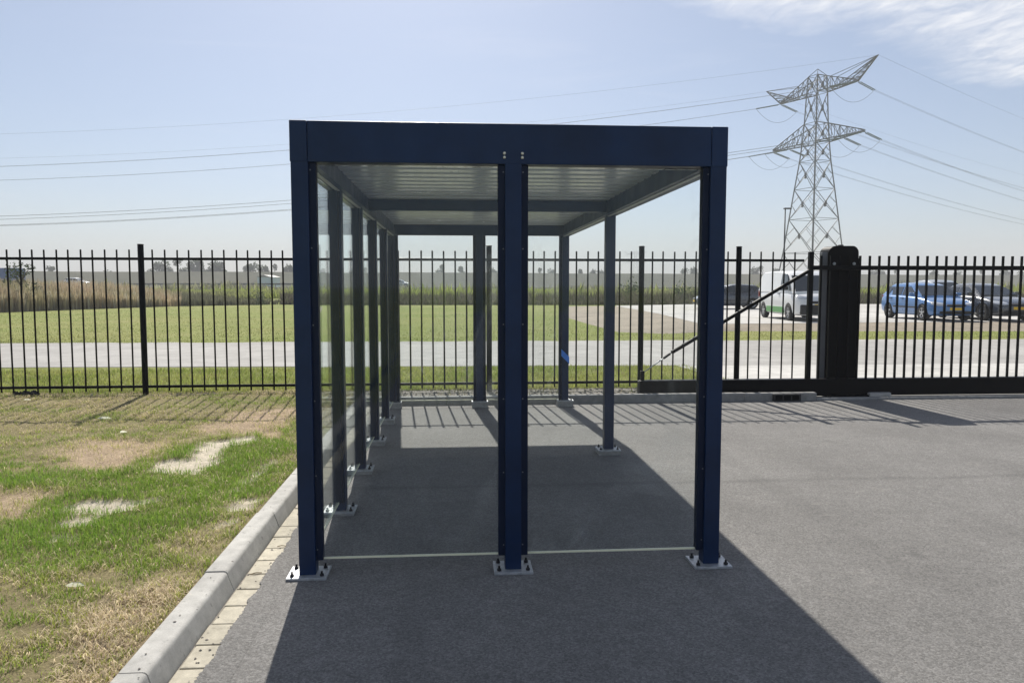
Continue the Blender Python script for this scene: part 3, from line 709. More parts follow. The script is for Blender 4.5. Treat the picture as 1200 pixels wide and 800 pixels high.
PY = 6.24
plx, prx = aty(971, 300, PY)[0], aty(1011, 300, PY)[0]; ptop = aty(985, 288, PY)[2]
pil = empty('gate_guide_pillar', ((plx+prx)/2, PY+0.15, 0)); tag(pil, 'broad black rounded-top guide pillar with motor housing behind the gate rail', 'gate pillar')
def pp(mb, name, mat, parent=None, **k):
    o = mb.build(name, mat, parent or pil, **k)
    if parent is None: o.location = (-(plx+prx)/2, -PY-0.15, 0)
    return o
poly = [(plx+0.005, 0.02), (prx-0.055, 0.02), (prx-0.055, ptop-0.10)]
for k in range(1, 7):
    a = k/6*math.pi/2; poly.append((prx-0.145+0.09*math.cos(a), ptop-0.10+0.10*math.sin(a)))
for k in range(0, 7):
    a = math.pi/2+k/6*math.pi/2; poly.append((plx+0.115+0.11*math.cos(a), ptop-0.10+0.10*math.sin(a)))
hs = pp(MB().prism(poly, 'y', PY, PY+0.28), 'housing', M_blackm, bevel=0.008)
pp(MB().box((plx+prx)/2-0.035, (plx+prx)/2+0.025, PY+0.11, PY+0.17, ptop-0.002, ptop+0.022), 'top_cap', M_trim, bevel=0.006)
pp(MB().box(plx-0.082, plx+0.004, PY+0.02, PY+0.10, 0.0, ptop-0.09), 'guide_post', plain('sky_lit_guide_post', (0.10, 0.105, 0.115), 0.45, 0.3, 0.1, 8), bevel=0.006)  # lighter grey paints in the skylight on this post
pp(MB().box(prx-0.055, prx, PY+0.03, PY+0.10, 0.0, ptop-0.17), 'guide_post', M_black, bevel=0.006)
pp(MB().box(plx-0.06, prx+0.02, PY-0.30, PY+0.25, 0.0, 0.035), 'foot_plate', M_black, bevel=0.006)
for xq in (plx+0.08, prx-0.13):
    q = pp(MB().path([(xq, PY-0.004, ztr+0.06), (xq, PY-0.022, ztr+0.06)], 0.02, 12), 'guide_roller', M_galv, smooth=True, angle=40)
# concrete slabs at the pillar foot, vent block set in the kerb
vx = aty(921, 470, 5.76)[0]
vb = empty('slotted_roller_block', (vx, 5.75, 0.0)); tag(vb, 'small dark slotted block set against the kerb below the gate', 'kerb block')
o = MB().box(-0.19, 0.19, -0.035, 0.008, 0.0, 0.10).build('block_body', M_trim, vb, bevel=0.003)
for i in range(3): MB().box(-0.165+i*0.115, -0.07+i*0.115, -0.040, -0.0345, 0.018, 0.082).build('slot', M_blackm, vb)
sbx = prx
for i, (ax, ay, bx_, by_) in enumerate(((0.0, 5.90, 0.26, 6.0), (0.04, 5.985, 0.34, 6.15))):
    o = MB().box(-(bx_-ax)/2, (bx_-ax)/2, -(by_-ay)/2, (by_-ay)/2, 0, 0.06).build('concrete_slab', M_apron, bevel=0.005, loc=(sbx+(ax+bx_)/2, (ay+by_)/2, 0.004), rz=-0.12)
    tag(o, ('narrow pale concrete slab lying against the kerb at the pillar foot', 'wider pale concrete slab lying behind the narrow one at the pillar foot')[i], 'slab')

# ------------------------------------------------------------------ small litter on the lawn and yard
def leaf(loc, s, rz, mat, label, tilt=0.3):
    mb = MB(); pts = [(-1, 0), (-.4, .38), (.3, .42), (1, .05), (.3, -.36), (-.5, -.33)]
    top = [(a*s, b*s, 0.12*s*math.cos(a*2)+0.003) for a, b in pts]; n = len(top)
    mb.add(top+[(x, y, z-0.0015) for x, y, z in top], [tuple(range(n)), tuple(range(2*n-1, n-1, -1))]+[(i, (i+1) % n, (i+1) % n+n, i+n) for i in range(n)])
    o = mb.build('fallen_leaf', mat, loc=loc, rz=rz); o.rotation_euler = (tilt, 0.1, rz); return tag(o, label, 'leaf', 'pale dead leaves lying on the lawn')
for (px, py, s_, r_, lb_) in ((123, 490, .075, .3, 'larger pale dead leaf on the dry grass between fence and brown patch'), (145, 505, .06, 1.4, 'small pale dead leaf at the far edge of the brown patch'), (88, 686, .045, .2, 'pale dead leaf on the green grass beside the dead straw'), (32, 468, 0.05, 0.8, 'pale dead leaf beside the dark clump at the fence')):
    p = gnd(px, py, 0.10); leaf((p[0], p[1], lawn_z(np.array([p[0]]), np.array([p[1]]))[0]+0.015), s_, r_, M_paper, lb_)
p = gnd(30, 462, 0.1)
cl_mb = MB(); rr = random.Random(4)
for k in range(26):
    a = rr.random()*6.28; r = rr.random()**.5*0.16; c = (r*math.cos(a)*1.2, r*math.sin(a)*0.6, 0.02+0.05*rr.random()*(1-r/0.2)); s_ = rr.uniform(.02, .045)
    cl_mb.add([(c[0]+s_, c[1], c[2]), (c[0], c[1]+s_, c[2]), (c[0]-s_, c[1], c[2]), (c[0], c[1]-s_, c[2]), (c[0], c[1], c[2]+s_), (c[0], c[1], c[2]-s_)],
              [(0,1,4),(1,2,4),(2,3,4),(3,0,4),(1,0,5),(2,1,5),(3,2,5),(0,3,5)])
o = cl_mb.build('dark_clod', plain('dark_clod_soil', (0.02, 0.02, 0.022), 0.9, 0, .3, 30), loc=(p[0], p[1], 0.075)); tag(o, 'dark clump lying on the lawn at the foot of the fence', 'clump')
for i, (px, py, l) in enumerate(((160, 704, .16), (100, 772, .12), (330, 640, .05), (300, 672, 0.06))):
    p = gnd(px, py, 0.1 if i < 2 else 0.015); a = random.uniform(-.4, .4)
    mb = MB(); mb.path([(-l/2, 0, 0.004), (0, l*0.06, 0.008), (l/2, 0, 0.004)], 0.0025, 5)
    o = mb.build('dry_twig', M_twig, loc=(p[0], p[1], (lawn_z(np.array([p[0]]), np.array([p[1]]))[0]+0.012) if i < 2 else 0.013), rz=a)
    tag(o, ('long dry twig on the dead straw beside the kerb', 'shorter dry twig on the dead straw beside the kerb', 'dry twig on the cream pavers by the corner post', 'dry twig on the cream pavers of the gutter')[i], 'twig')

# ------------------------------------------------------------------ pylon and power lines (150 m away)
PD = 154.0; TH = R_(66.0)
arm_dir = _R*math.cos(TH)-_H*math.sin(TH)          # right end nearer
perp = _R*math.sin(TH)+_H*math.cos(TH)
pbase = atd(950, PD, 0.0)
def pylon(lab):
    root = empty('lattice_pylon', pbase); tag(root, lab, 'pylon', )
    rzp = math.atan2(arm_dir[1], arm_dir[0]); root.rotation_euler = (0, 0, rzp)
    # local: x along the arms, y across
    lev = [(0, 10.0), (8.2, 8.0), (15, 6.6), (21, 5.35), (26.5, 4.15), (30.2, 3.6), (34, 3.15), (40, 2.75), (43.3, 2.4)]
    def wat(z):
        for (a, wa), (b, wb) in zip(lev, lev[1:]):
            if a <= z <= b: return wa+(wb-wa)*(z-a)/(b-a)
        return lev[-1][1]
    for sx in (-1, 1):
        for sy in (-1, 1):
            mb = MB()
            for (a, wa), (b, wb) in zip(lev, lev[1:]): mb.bar((sx*wa/2, sy*wa/2, a), (sx*wb/2, sy*wb/2, b), 0.17)
            mb.build('leg', M_steelg, root)
    for (a, wa), (b, wb) in zip(lev, lev[1:]):
        mb = MB(); t = 0.09
        C0 = [(-wa/2, -wa/2), (wa/2, -wa/2), (wa/2, wa/2), (-wa/2, wa/2)]; C1 = [(-wb/2, -wb/2), (wb/2, -wb/2), (wb/2, wb/2), (-wb/2, wb/2)]
        for k in range(4):
            p0, p1 = Vector((*C0[k], a)), Vector((*C0[(k+1) % 4], a)); q0, q1 = Vector((*C1[k], b)), Vector((*C1[(k+1) % 4], b))
            mb.bar(p0, q1, t); mb.bar(p1, q0, t); mb.bar(q0, q1, t*0.9)
            c = (p0+p1+q0+q1)/4
            for u, v in ((p0, q0), (p1, q1)):
                mb.bar((u+v)/2, (u+c)/2, t*0.6); mb.bar((u+v)/2, (v+c)/2, t*0.6)
            nrm = Vector((c.x, c.y, 0)).normalized(); tn = Vector((-nrm.y, nrm.x, 0))
            mb.add([c+nrm*.08+tn*.3+Vector((0,0,.35)), c+nrm*.08-tn*.3+Vector((0,0,.35)), c+nrm*.08-tn*.3-Vector((0,0,.35)), c+nrm*.08+tn*.3-Vector((0,0,.35))], [(0, 1, 2, 3)])
        mb.build('lattice_panel', M_steelg, root)
    mb = MB(); w = 1.2
    for sx in (-1, 1):
        for sy in (-1, 1): mb.bar((sx*w, sy*w, 43.3), (0, 0, 44.7), 0.10)
    mb.build('peak', M_steelg, root)
    def arm(sgn, z0, ztop, tip, ztip, name, peak=None):
        w = wat(z0); wt = wat(ztop); mb = MB(); n = 6; t = 0.13
        A = {}
        for sy in (-1, 1):
            lo = [Vector((sgn*(w/2+(tip-w/2)*k/n), sy*(w/2*(1-k/n)+0.15*k/n), z0+(ztip-z0)*k/n)) for k in range(n+1)]
            hi = [Vector((sgn*(wt/2+(tip-wt/2)*k/n), sy*(wt/2*(1-k/n)+0.15*k/n), ztop+(ztip+0.25-ztop)*k/n)) for k in range(n+1)]
            mb.bar(lo[0], lo[-1], 0.17); mb.bar(hi[0], hi[-1], 0.14); A[sy] = (lo, hi)
            for k in range(n):
                mb.bar(lo[k], hi[k], t*0.6); mb.bar(lo[k], hi[k+1] if k % 2 else hi[k], t*0.55); mb.bar(hi[k], lo[k+1], t*0.6)
        for k in range(n):
            mb.bar(A[-1][0][k], A[1][0][k], t*0.6); mb.bar(A[-1][0][k], A[1][0][k+1], t*0.6); mb.bar(A[-1][1][k], A[1][1][k+1], t*0.5)
        if peak:
            pt = Vector((sgn*peak[0], 0, peak[1]))
            for sy in (-1, 1):
                b0 = A[sy][0][-1]; b1 = A[sy][0][3]; u1 = A[sy][1][2]
                mb.bar(b0, pt, 0.15); mb.bar(b1, pt, 0.13); mb.bar(u1, pt, 0.08)
                for k in range(1, 5):
                    f = k/5; mb.bar(b0.lerp(pt, f), b1.lerp(pt, f), 0.07); mb.bar(b0.lerp(pt, f), b1.lerp(pt, max(0, f-.2)), 0.07)
            for k in range(5): mb.bar(A[-1][0][-1].lerp(pt, k/5), A[1][0][-1].lerp(pt, (k+.5)/5), 0.06)
        mb.build(name, M_steelg, root)
    for sgn in (-1, 1):
        arm(sgn, 40.0, 43.2, 9.9, 40.0, 'upper_arm', (14.3, 43.6)); arm(sgn, 30.2, 34.0, 11.8, 30.4, 'lower_arm')
    return root, rzp
pyl, rzp = pylon('tall grey lattice pylon with two pairs of arms rising behind the car park')
def loc2w(v):
    c, s_ = math.cos(rzp), math.sin(rzp); return np.array([pbase[0]+c*v[0]-s_*v[1], pbase[1]+s_*v[0]+c*v[1], v[2]])
def w2loc(p):
    c, s_ = math.cos(rzp), math.sin(rzp); d = p-pbase; return (c*d[0]+s_*d[1], -s_*d[0]+c*d[1], p[2])
dirL = -_R*1.0+_H*0.02; dirR = _R*0.85+_H*0.53
SPAN = 400.0
att = [('upper', -9.9, 39.9), ('upper', 9.9, 39.9), ('outer lower', -11.8, 30.2), ('outer lower', 11.8, 30.2), ('inner lower', -7.0, 30.0), ('inner lower', 7.0, 30.0)]
def wire(name, p, dr, sag, r, two, label, group, mx_=1.0):
    mb = MB(); sd = np.cross(dr, [0, 0, 1.0])
    for off in ((-0.2, 0.2) if two else (0,)):
        pts = []
        for k in range(41):
            t = k/40*mx_; q = p+dr*SPAN*t+sd*off; q = q.copy(); q[2] = p[2]-4*sag*t*(1-t); pts.append(q)
        mb.path(pts, r, 5)
    base = Vector(p); o = mb.build(name, M_wire); tag(o, label, 'power line', group); return o
for nm, ax, z in att:
    side = 'far' if ax < 0 else 'near'
    tip = loc2w((ax, 0, z)); ends = []
    for dn, dr in (('left', dirL), ('right', dirR)):
        e = tip+dr*5.2+np.array([0, 0, -0.9]); ends.append(e)
        mb = MB()
        for o_ in (-0.22, 0.22):
            sd = np.cross(dr, [0, 0, 1.0])*o_; a = w2loc(tip+dr*0.5+sd+np.array([0, 0, -.08])); b = w2loc(e+sd); n = 14
            a = Vector(a); b = Vector(b); pts = []; rs_ = []
            for k in range(n*2+1): pts.append(a.lerp(b, k/(n*2))); rs_.append(0.12 if k % 2 else 0.05)
            mb.path(pts, rs_, 7)
        mb.bar(w2loc(tip), w2loc(tip+dr*0.6), 0.08)
        mb.build('insulator_string', M_ins, pyl)
        wire('power_line', e, dr, 15.0 if dn == 'left' else 12.5, 0.020, True,
             '%s conductor from the %s arm end of the pylon %s' % (nm, 'shorter-looking' if ax < 0 else 'longer-looking', 'passing over the shelter roof' if dn == 'left' else 'away from the shelter'), 'power line conductors')
    mb = MB(); pts = []
    for k in range(17):
        t = k/16; q = ends[0]*(1-t)+ends[1]*t; q[2] -= 4*2.6*t*(1-t); pts.append(w2loc(q))
    mb.path(pts, 0.03, 5); mb.build('jumper_loop', M_wire, pyl)
for ax in (-14.3, 14.3):
    tip = loc2w((ax, 0, 43.55))
    for dn, dr in (('left', dirL), ('right', dirR)):
        wire('earth_wire', tip, dr, 14.0 if dn == 'left' else 11.0, 0.014, False, 'thin earth wire from the %s peak tip of the pylon %s' % ('lower-looking' if ax < 0 else 'raised', 'passing over the shelter roof' if dn == 'left' else 'away from the shelter'), 'earth wires')
# a second pylon far away
p2 = copy_tree(pyl); p2.location = tuple(atd(744, 930, 0)); p2.rotation_euler = (0, 0, rzp+0.9)
p2['label'] = 'tiny faint lattice pylon far away on the horizon'

# ------------------------------------------------------------------ vehicles
def wheel_parts(root, x, y, r, w):
    sg = 1 if y > 0 else -1; mb = MB(); n = 28; prof_ = [(r*0.62, -w/2), (r*0.93, -w/2), (r, -w*0.32), (r, w*0.32), (r*0.93, w/2), (r*0.62, w/2)]
    for i, (rr_, yy_) in enumerate(prof_):
        for k in range(n): mb.v.append((rr_*math.cos(2*math.pi*k/n), yy_, rr_*math.sin(2*math.pi*k/n)))
    m_ = len(prof_)
    for i in range(m_):
        j = (i+1) % m_
        for k in range(n): mb.f.append((i*n+k, i*n+(k+1) % n, j*n+(k+1) % n, j*n+k))
    wl = mb.build('wheel', M_tyre, root, smooth=True, angle=40); wl.location = (x, y, r)
    rim = MB(); yo = sg*w*0.42
    rim.path([(0, yo-sg*0.02, 0), (0, yo, 0)], r*0.14, 12)
    for k in range(5):
        a = 2*math.pi*k/5+0.3; rim.bar((0, yo-sg*0.01, 0), (r*0.60*math.cos(a), yo-sg*0.012, r*0.60*math.sin(a)), r*0.2, 0.03, (0, 1, 0))
    ring = []; 
    for rr_, yy_ in ((r*0.55, yo), (r*0.64, yo+sg*0.006), (r*0.64, yo-sg*0.1), (r*0.55, yo-sg*0.1)):
        ring.append([(rr_*math.cos(2*math.pi*k/n), yy_, rr_*math.sin(2*math.pi*k/n)) for k in range(n)])
    b0 = len(rim.v); rim.v += [v for rg in ring for v in rg]
    for i in range(4):
        j = (i+1) % 4
        for k in range(n): rim.f.append((b0+i*n+k, b0+i*n+(k+1) % n, b0+j*n+(k+1) % n, b0+j*n+k))
    rim.build('rim', M_rim, wl, smooth=True, angle=35)
    dk = MB(); dk.path([(0, yo-sg*0.085, 0), (0, yo-sg*0.075, 0)], r*0.56, 20); dk.build('brake_disc', M_bolt, wl)

def make_vehicle(name, label, cat, spec, paint, loc, rz, group=None):
    root = empty(name, loc, rz); tag(root, label, cat, group)
    st = spec['st']; cb = spec['cab']; wb, wr = spec['wb'], spec['wr']
    # lower body loft
    V = []; Fc = []
    for (x, zt, hw, z0) in st:
        zm = z0+(zt-z0)*0.5
        half = [(0, z0), (hw*0.80, z0), (hw*0.965, z0+0.05), (hw, z0+(zt-z0)*0.30), (hw*1.0, zm), (hw*0.985, zt-(zt-z0)*0.20), (hw*0.93, zt-0.035), (hw*0.80, zt), (hw*0.4, zt+0.018), (0, zt+0.022)]
        V += [(x, y, z) for y, z in half]+[(x, -y, z) for y, z in half[-2:0:-1]]
    m_ = 18; n = len(st)
    for i in range(n-1):
        for k in range(m_): Fc.append((i*m_+k, i*m_+(k+1) % m_, (i+1)*m_+(k+1) % m_, (i+1)*m_+k))
    Fc.append(tuple(range(m_))); Fc.append(tuple(range((n-1)*m_, n*m_)))
    mb = MB(); mb.v, mb.f = V, Fc
    me = mb.mesh('body', paint, True); tmp = bpy.data.objects.new('tmp', me); COL.objects.link(tmp)
    ss = tmp.modifiers.new('s', 'SUBSURF'); ss.levels = ss.render_levels = 2
    cuts = []
    for ax in spec['axles']:
        c = MB(); c.path([(ax, -spec['hw']-0.3, spec['r']*0.98), (ax, spec['hw']+0.3, spec['r']*0.98)], spec['r']*1.17, 28)
        co = c.build('cut', None); cuts.append(co)
        bo = tmp.modifiers.new('b', 'BOOLEAN'); bo.object = co; bo.operation = 'DIFFERENCE'; bo.solver = 'EXACT'
    dg = bpy.context.evaluated_depsgraph_get(); bmesh_ = bpy.data.meshes.new_from_object(tmp.evaluated_get(dg))
    bpy.data.objects.remove(tmp)
    for c in cuts: bpy.data.objects.remove(c)
    bmesh_.name = 'body'; bmesh_.materials.clear(); bmesh_.materials.append(paint)
    for p_ in bmesh_.polygons: p_.use_smooth = True
    bmesh_.set_sharp_from_angle(angle=R_(45))
    body = link('body', bmesh_, root)
    from mathutils.bvhtree import BVHTree
    bv = BVHTree.FromPolygons([v.co.copy() for v in bmesh_.vertices], [tuple(p_.vertices) for p_ in bmesh_.polygons])
    def front_patch(name, outline, mat, off=0.012, nu=8, nv=3):
        # outline: (y, zlow, zhigh) columns; laid onto the body surface from the front
        m2 = MB(); cols = []
        for k in range(nu+1):
            f_ = k/nu*(len(outline)-1); i_ = min(int(f_), len(outline)-2); r_ = f_-i_
            y_, a_, b_ = [outline[i_][q]*(1-r_)+outline[i_+1][q]*r_ for q in range(3)]
            for j in range(nv+1):
                z_ = a_+(b_-a_)*j/nv; hit = bv.ray_cast(Vector((6, y_, z_)), Vector((-1, 0, 0)))
                x_ = hit[0].x if hit[0] else None; cols.append((x_, y_, z_))
        xs_ = [c[0] for c in cols if c[0] is not None]
        if not xs_: return
        for (x_, y_, z_) in cols: m2.v.append(((x_ if x_ is not None else min(xs_))+off, y_, z_))
        for k in range(nu):
            for j in range(nv): b0 = k*(nv+1)+j; m2.f.append((b0, b0+1, b0+nv+2, b0+nv+1))
        o_ = m2.build(name, mat, root, smooth=True); o_.modifiers.new('t', 'SOLIDIFY').thickness = 0.02; return o_
    # dark inner liner so that the arches do not open onto nothing
    L0 = min(spec['axles'])-spec['r']*1.1; L1 = max(spec['axles'])+spec['r']*1.1
    MB().box(L0, L1, -spec['hw']*0.66, spec['hw']*0.66, st[0][3]*0.6+0.08, 0.62).build('underbody', M_trim, root)
    # cabin
    V = []; Fc = []
    for (x, zr, zbelt, wbb, wrr) in cb:
        half = [(wbb, zbelt-0.03), (wrr, zr-0.045), (wrr*0.86, zr), (0, zr+0.02)]
        V += [(x, y, z) for y, z in half]+[(x, -y, z) for y, z in half[2::-1]]
    m_ = 7; n = len(cb)
    for i in range(n-1):
        for k in range(m_-1): Fc.append((i*m_+k, i*m_+k+1, (i+1)*m_+k+1, (i+1)*m_+k))
        Fc.append((i*m_+m_-1, i*m_, (i+1)*m_, (i+1)*m_+m_-1))
    Fc.append(tuple(range(m_))); Fc.append(tuple(range((n-1)*m_, n*m_)))
    mb = MB(); mb.v, mb.f = V, Fc
    rf = mb.build('roof', spec.get('roofmat', paint), root, smooth=True, angle=28)
    def edge(i0, i1, z):
        (xa, za, *_), (xb, zb2, *_) = cb[i0], cb[i1]; return xa+(xb-xa)*(z-za)/(zb2-za)
    def yside(z, zr, zbelt): return wb+(wr-wb)*min(1, max(0, (z-zbelt+0.03)/(zr-0.045-zbelt+0.03)))
    def quad(name, pts, mat, outv, off=0.014, par=None):
        o_ = Vector(outv).normalized(); a = [Vector(q)+o_*off for q in pts]; b = [q-o_*0.035 for q in a]; nn = len(a)
        m2 = MB(); m2.add(a+b, [tuple(range(nn)), tuple(range(2*nn-1, nn-1, -1))]+[(i, (i+1) % nn, (i+1) % nn+nn, i+nn) for i in range(nn)])
        return m2.build(name, mat, par or root)
    zr = spec['zr']; zl = spec['zbelt']+0.02; zh = zr-0.105
    nose = cb[0][0]
    for sg in (-1, 1):
        for (fa, ga, fb, gb_) in spec['windows']:
            # bottom front, top front, top rear, bottom rear (x); heights zl / zh
            pts = [(fa, sg*yside(zl, zr, spec['zbelt']), zl), (ga, sg*yside(zh, zr, spec['zbelt']), zh), (gb_, sg*yside(zh, zr, spec['zbelt']), zh), (fb, sg*yside(zl, zr, spec['zbelt']), zl)]
            quad('side_window', pts, M_cglass, (0, sg, 0.25))
    (xa, za, zba, wba, wra), (xb, zb2, *_r) = cb[0], cb[1]
    f0, f1 = 0.06, 0.93; ww0, ww1 = wra*0.93, cb[1][4]*0.90
    P0 = (xa+(xb-xa)*f0, za+(zb2-za)*f0); P1 = (xa+(xb-xa)*f1, za+(zb2-0.0-za)*f1)
    nv = (P1[1]-P0[1], 0, -(P1[0]-P0[0])); nv = nv if nv[2] > 0 else tuple(-q for q in nv)
    quad('windscreen', [(P0[0], -ww0, P0[1]), (P0[0], ww0, P0[1]), (P1[0], ww1, P1[1]), (P1[0], -ww1, P1[1])], M_cglass, nv, 0.018)
    if spec.get('rearwin', True):
        (xa, za, *_a), (xb, zb2, *_b) = cb[-1], cb[-2]
        P0 = (xa+(xb-xa)*0.15, za+(zb2-za)*0.15); P1 = (xa+(xb-xa)*0.9, za+(zb2-za)*0.9)
        nv = (-(P1[1]-P0[1]), 0, (P1[0]-P0[0]))
        quad('rear_window', [(P0[0], -wb*0.8, P0[1]), (P0[0], wb*0.8, P0[1]), (P1[0], wr*0.85, P1[1]), (P1[0], -wr*0.85, P1[1])], M_cglass, nv, 0.018)
    for ax in spec['axles']:
        for sg in (-1, 1): wheel_parts(root, ax, sg*(spec['hw']-0.10), spec['r'], 0.2)
    fx, fz, fy = spec['head']
    for sg in (-1, 1):
        hw_ = spec['hw']
        front_patch('headlight', [(sg*hw_*0.45, fz-0.05, fz+0.02), (sg*hw_*0.60, fz-0.075, fz+0.05), (sg*hw_*0.78, fz-0.07, fz+0.075), (sg*hw_*0.90, fz-0.03, fz+0.085)], M_lens)
        mm = MB(); mx0 = spec['mirror'][0]; mz = spec['mirror'][1]
        mm.box(mx0-0.06, mx0+0.06, sg*(wb+0.03) if sg > 0 else sg*(wb+0.21), sg*(wb+0.21) if sg > 0 else sg*(wb+0.03), mz-0.06, mz+0.08)
        mm.build('mirror', spec.get('mirmat', paint), root, bevel=0.03)
        rx, rzz, ry = spec['tail']
        tm = MB(); tm.box(rx-0.03, rx+0.12, *(sorted((sg*(ry-0.14), sg*(ry+0.03)))), rzz-0.14, rzz+0.14); tm.build('tail_light', M_red, root, bevel=0.02)
    nx, nz = spec['nose']
    front_patch('grille', [(-0.36, nz-0.08, nz-0.02), (-0.3, nz-0.10, nz+0.0), (0.3, nz-0.10, nz+0.0), (0.36, nz-0.08, nz-0.02)], M_trim)
    front_patch('air_intake', [(-0.62, nz-0.36, nz-0.28), (-0.5, nz-0.38, nz-0.26), (0.5, nz-0.38, nz-0.26), (0.62, nz-0.36, nz-0.28)], M_trim)
    MB().box(nx, nx+0.030, -0.26, 0.26, nz-0.235, nz-0.125).build('number_plate', M_yel, root, bevel=0.004)
    for sg in (-1, 1):
        d = spec['door']; yv = spec['hw']*0.99
        MB().box(d[1], d[0], *(sorted((sg*(yv-0.03), sg*(yv+0.014)))), d[2]-0.03, d[2]+0.03).build('side_moulding', spec.get('mould', M_trim), root, bevel=0.006)
        for hx in spec['handles']: MB().box(hx-0.09, hx+0.09, *(sorted((sg*(yv-0.03), sg*(yv+0.022)))), spec['zbelt']-0.13, spec['zbelt']-0.10).build('door_handle', M_trim, root)
    return root

HATCH = dict(st=[(2.09, .56, .52, .36), (2.05, .62, .68, .26), (1.90, .72, .80, .20), (1.55, .83, .865, .18), (1.05, .92, .875, .18), (.6, .96, .88, .18), (-.4, .99, .88, .18), (-1.3, 1.01, .88, .18), (-1.75, 1.02, .865, .2), (-1.98, .98, .82, .26), (-2.08, .80, .74, .34), (-2.09, .6, .68, .38)],
    cab=[(1.02, .955, .945, .79, .76), (.22, 1.40, .97, .80, .63), (-.15, 1.475, .98, .80, .62), (-.7, 1.495, .99, .80, .615), (-1.45, 1.45, 1.0, .80, .60), (-2.0, 1.03, 1.0, .76, .70)], wb=.80, wr=.63, hw=.88, r=.315, axles=(1.27, -1.28),
    zr=1.44, zbelt=.98, windows=[(.68, .10, -.36, -.36), (-.44, -.44, -1.12, -1.30), (-1.40, -1.24, -1.40, -1.66)], head=(1.93, .68, .70), mirror=(.62, 1.02), tail=(-2.05, .86, .70), nose=(2.06, .66), door=(.82, -.85, .52), handles=(-.2, -1.1))
SEDAN = dict(st=[(2.30, .55, .55, .34), (2.26, .64, .70, .24), (2.05, .74, .82, .19), (1.6, .86, .89, .17), (1.1, .94, .905, .17), (.6, .97, .91, .17), (-.5, .99, .91, .17), (-1.5, 1.02, .90, .18), (-1.95, 1.03, .88, .22), (-2.22, 1.0, .83, .28), (-2.31, .80, .76, .36)],
    cab=[(1.08, .965, .955, .82, .78), (.25, 1.36, .975, .82, .62), (-.15, 1.43, .98, .82, .61), (-.6, 1.44, .99, .82, .61), (-1.15, 1.37, 1.0, .82, .61), (-1.95, 1.035, 1.01, .80, .74)], wb=.82, wr=.62, hw=.91, r=.325, axles=(1.40, -1.38),
    zr=1.40, zbelt=.985, windows=[(.72, .12, -.38, -.38), (-.46, -.46, -1.05, -1.45)], head=(2.12, .70, .74), mirror=(.66, 1.03), tail=(-2.27, .86, .72), nose=(2.28, .68), door=(.9, -.95, .40), handles=(-.2, -1.15))
VAN = dict(st=[(2.45, .62, .62, .34), (2.42, .80, .80, .25), (2.25, 1.00, .91, .22), (1.85, 1.12, .955, .20), (1.4, 1.19, .97, .20), (.6, 1.20, .975, .20), (-1.0, 1.20, .975, .20), (-2.1, 1.20, .97, .22), (-2.40, 1.18, .94, .26), (-2.45, .8, .92, .34)],
    cab=[(1.93, 1.14, 1.12, .90, .86), (1.05, 1.86, 1.16, .93, .80), (.55, 1.99, 1.17, .935, .80), (-.8, 2.03, 1.17, .935, .80), (-2.15, 2.0, 1.17, .935, .80), (-2.40, 1.86, 1.16, .93, .80), (-2.45, 1.19, 1.16, .93, .90)], wb=.935, wr=.82, hw=.975, r=.335, axles=(1.50, -1.60),
    zr=1.99, zbelt=1.19, windows=[(1.55, .98, .42, .42)], rearwin=False, head=(2.28, .95, .80), mirror=(1.45, 1.30), mirmat=M_trim, tail=(-2.42, 1.05, .90), nose=(2.42, .80), door=(1.0, -1.15, .42), mould=M_green, handles=(.35,))
LZ = 0.15
def lotpos(px, py): return gnd(px, py, LZ)
# parked facing the road
w1 = lotpos(1084, 375.6); v_ = make_vehicle('parked_hatchback', 'blue hatchback parked nose out with a yellow plate behind the gate', 'car', HATCH, M_blue, (w1[0]+0.90, w1[1]+1.36, LZ), R_(-93.5), 'cars in the car park'); v_.scale = (1.04, 1.06, 1.02)
w1 = lotpos(1154, 375.6); v_ = make_vehicle('parked_saloon', 'dark grey saloon parked nose out next to the blue hatchback', 'car', SEDAN, M_dcar, (w1[0]+0.94, w1[1]+1.46, LZ), R_(-94), 'cars in the car park'); v_.scale = (1.04,)*3
van = make_vehicle('parked_van', 'white delivery van with a green stripe parked behind the gate pillar', 'van', VAN, M_white, (*(lotpos(922, 375.5)[:2]+np.array([1.12, 1.40])), LZ), R_(-95))
for sg in (-1, 1):
    MB().box(-1.12, 1.02, *(sorted((sg*0.945, sg*0.992))), 0.30, 0.54).build('green_panel', M_green, van, bevel=0.004)
MB().box(2.25, 2.475, -0.80, 0.80, 0.28, 0.66).build('bumper', M_trim, van, bevel=0.05)
w1 = atd(1102, 40.0, LZ); v_ = make_vehicle('parked_estate', 'silver car parked behind the blue hatchback with its roof showing', 'car', dict(HATCH, zr=1.44), M_silver, (w1[0], w1[1], LZ), R_(-96), 'cars in the car park'); v_.scale = (1.06, 1.06, 1.14)
c1 = gnd(853, 361.5, LZ); make_vehicle('parked_car', 'dark car seen from the side parked beyond the white van', 'car', HATCH, M_dcar, (c1[0], c1[1], LZ), R_(180-8), 'cars in the car park')
ER = 132.0; EZ = 1.28
c1 = atd(468, ER+1, EZ); make_vehicle('passing_car', 'silver car driving along the raised road in front of the dyke', 'car', HATCH, M_silver, c1, R_(-5))
c1 = atd(92, ER+1, EZ+0.2); make_vehicle('passing_car', 'white car driving along the raised road above the reeds', 'car', HATCH, M_white, c1, R_(-4))

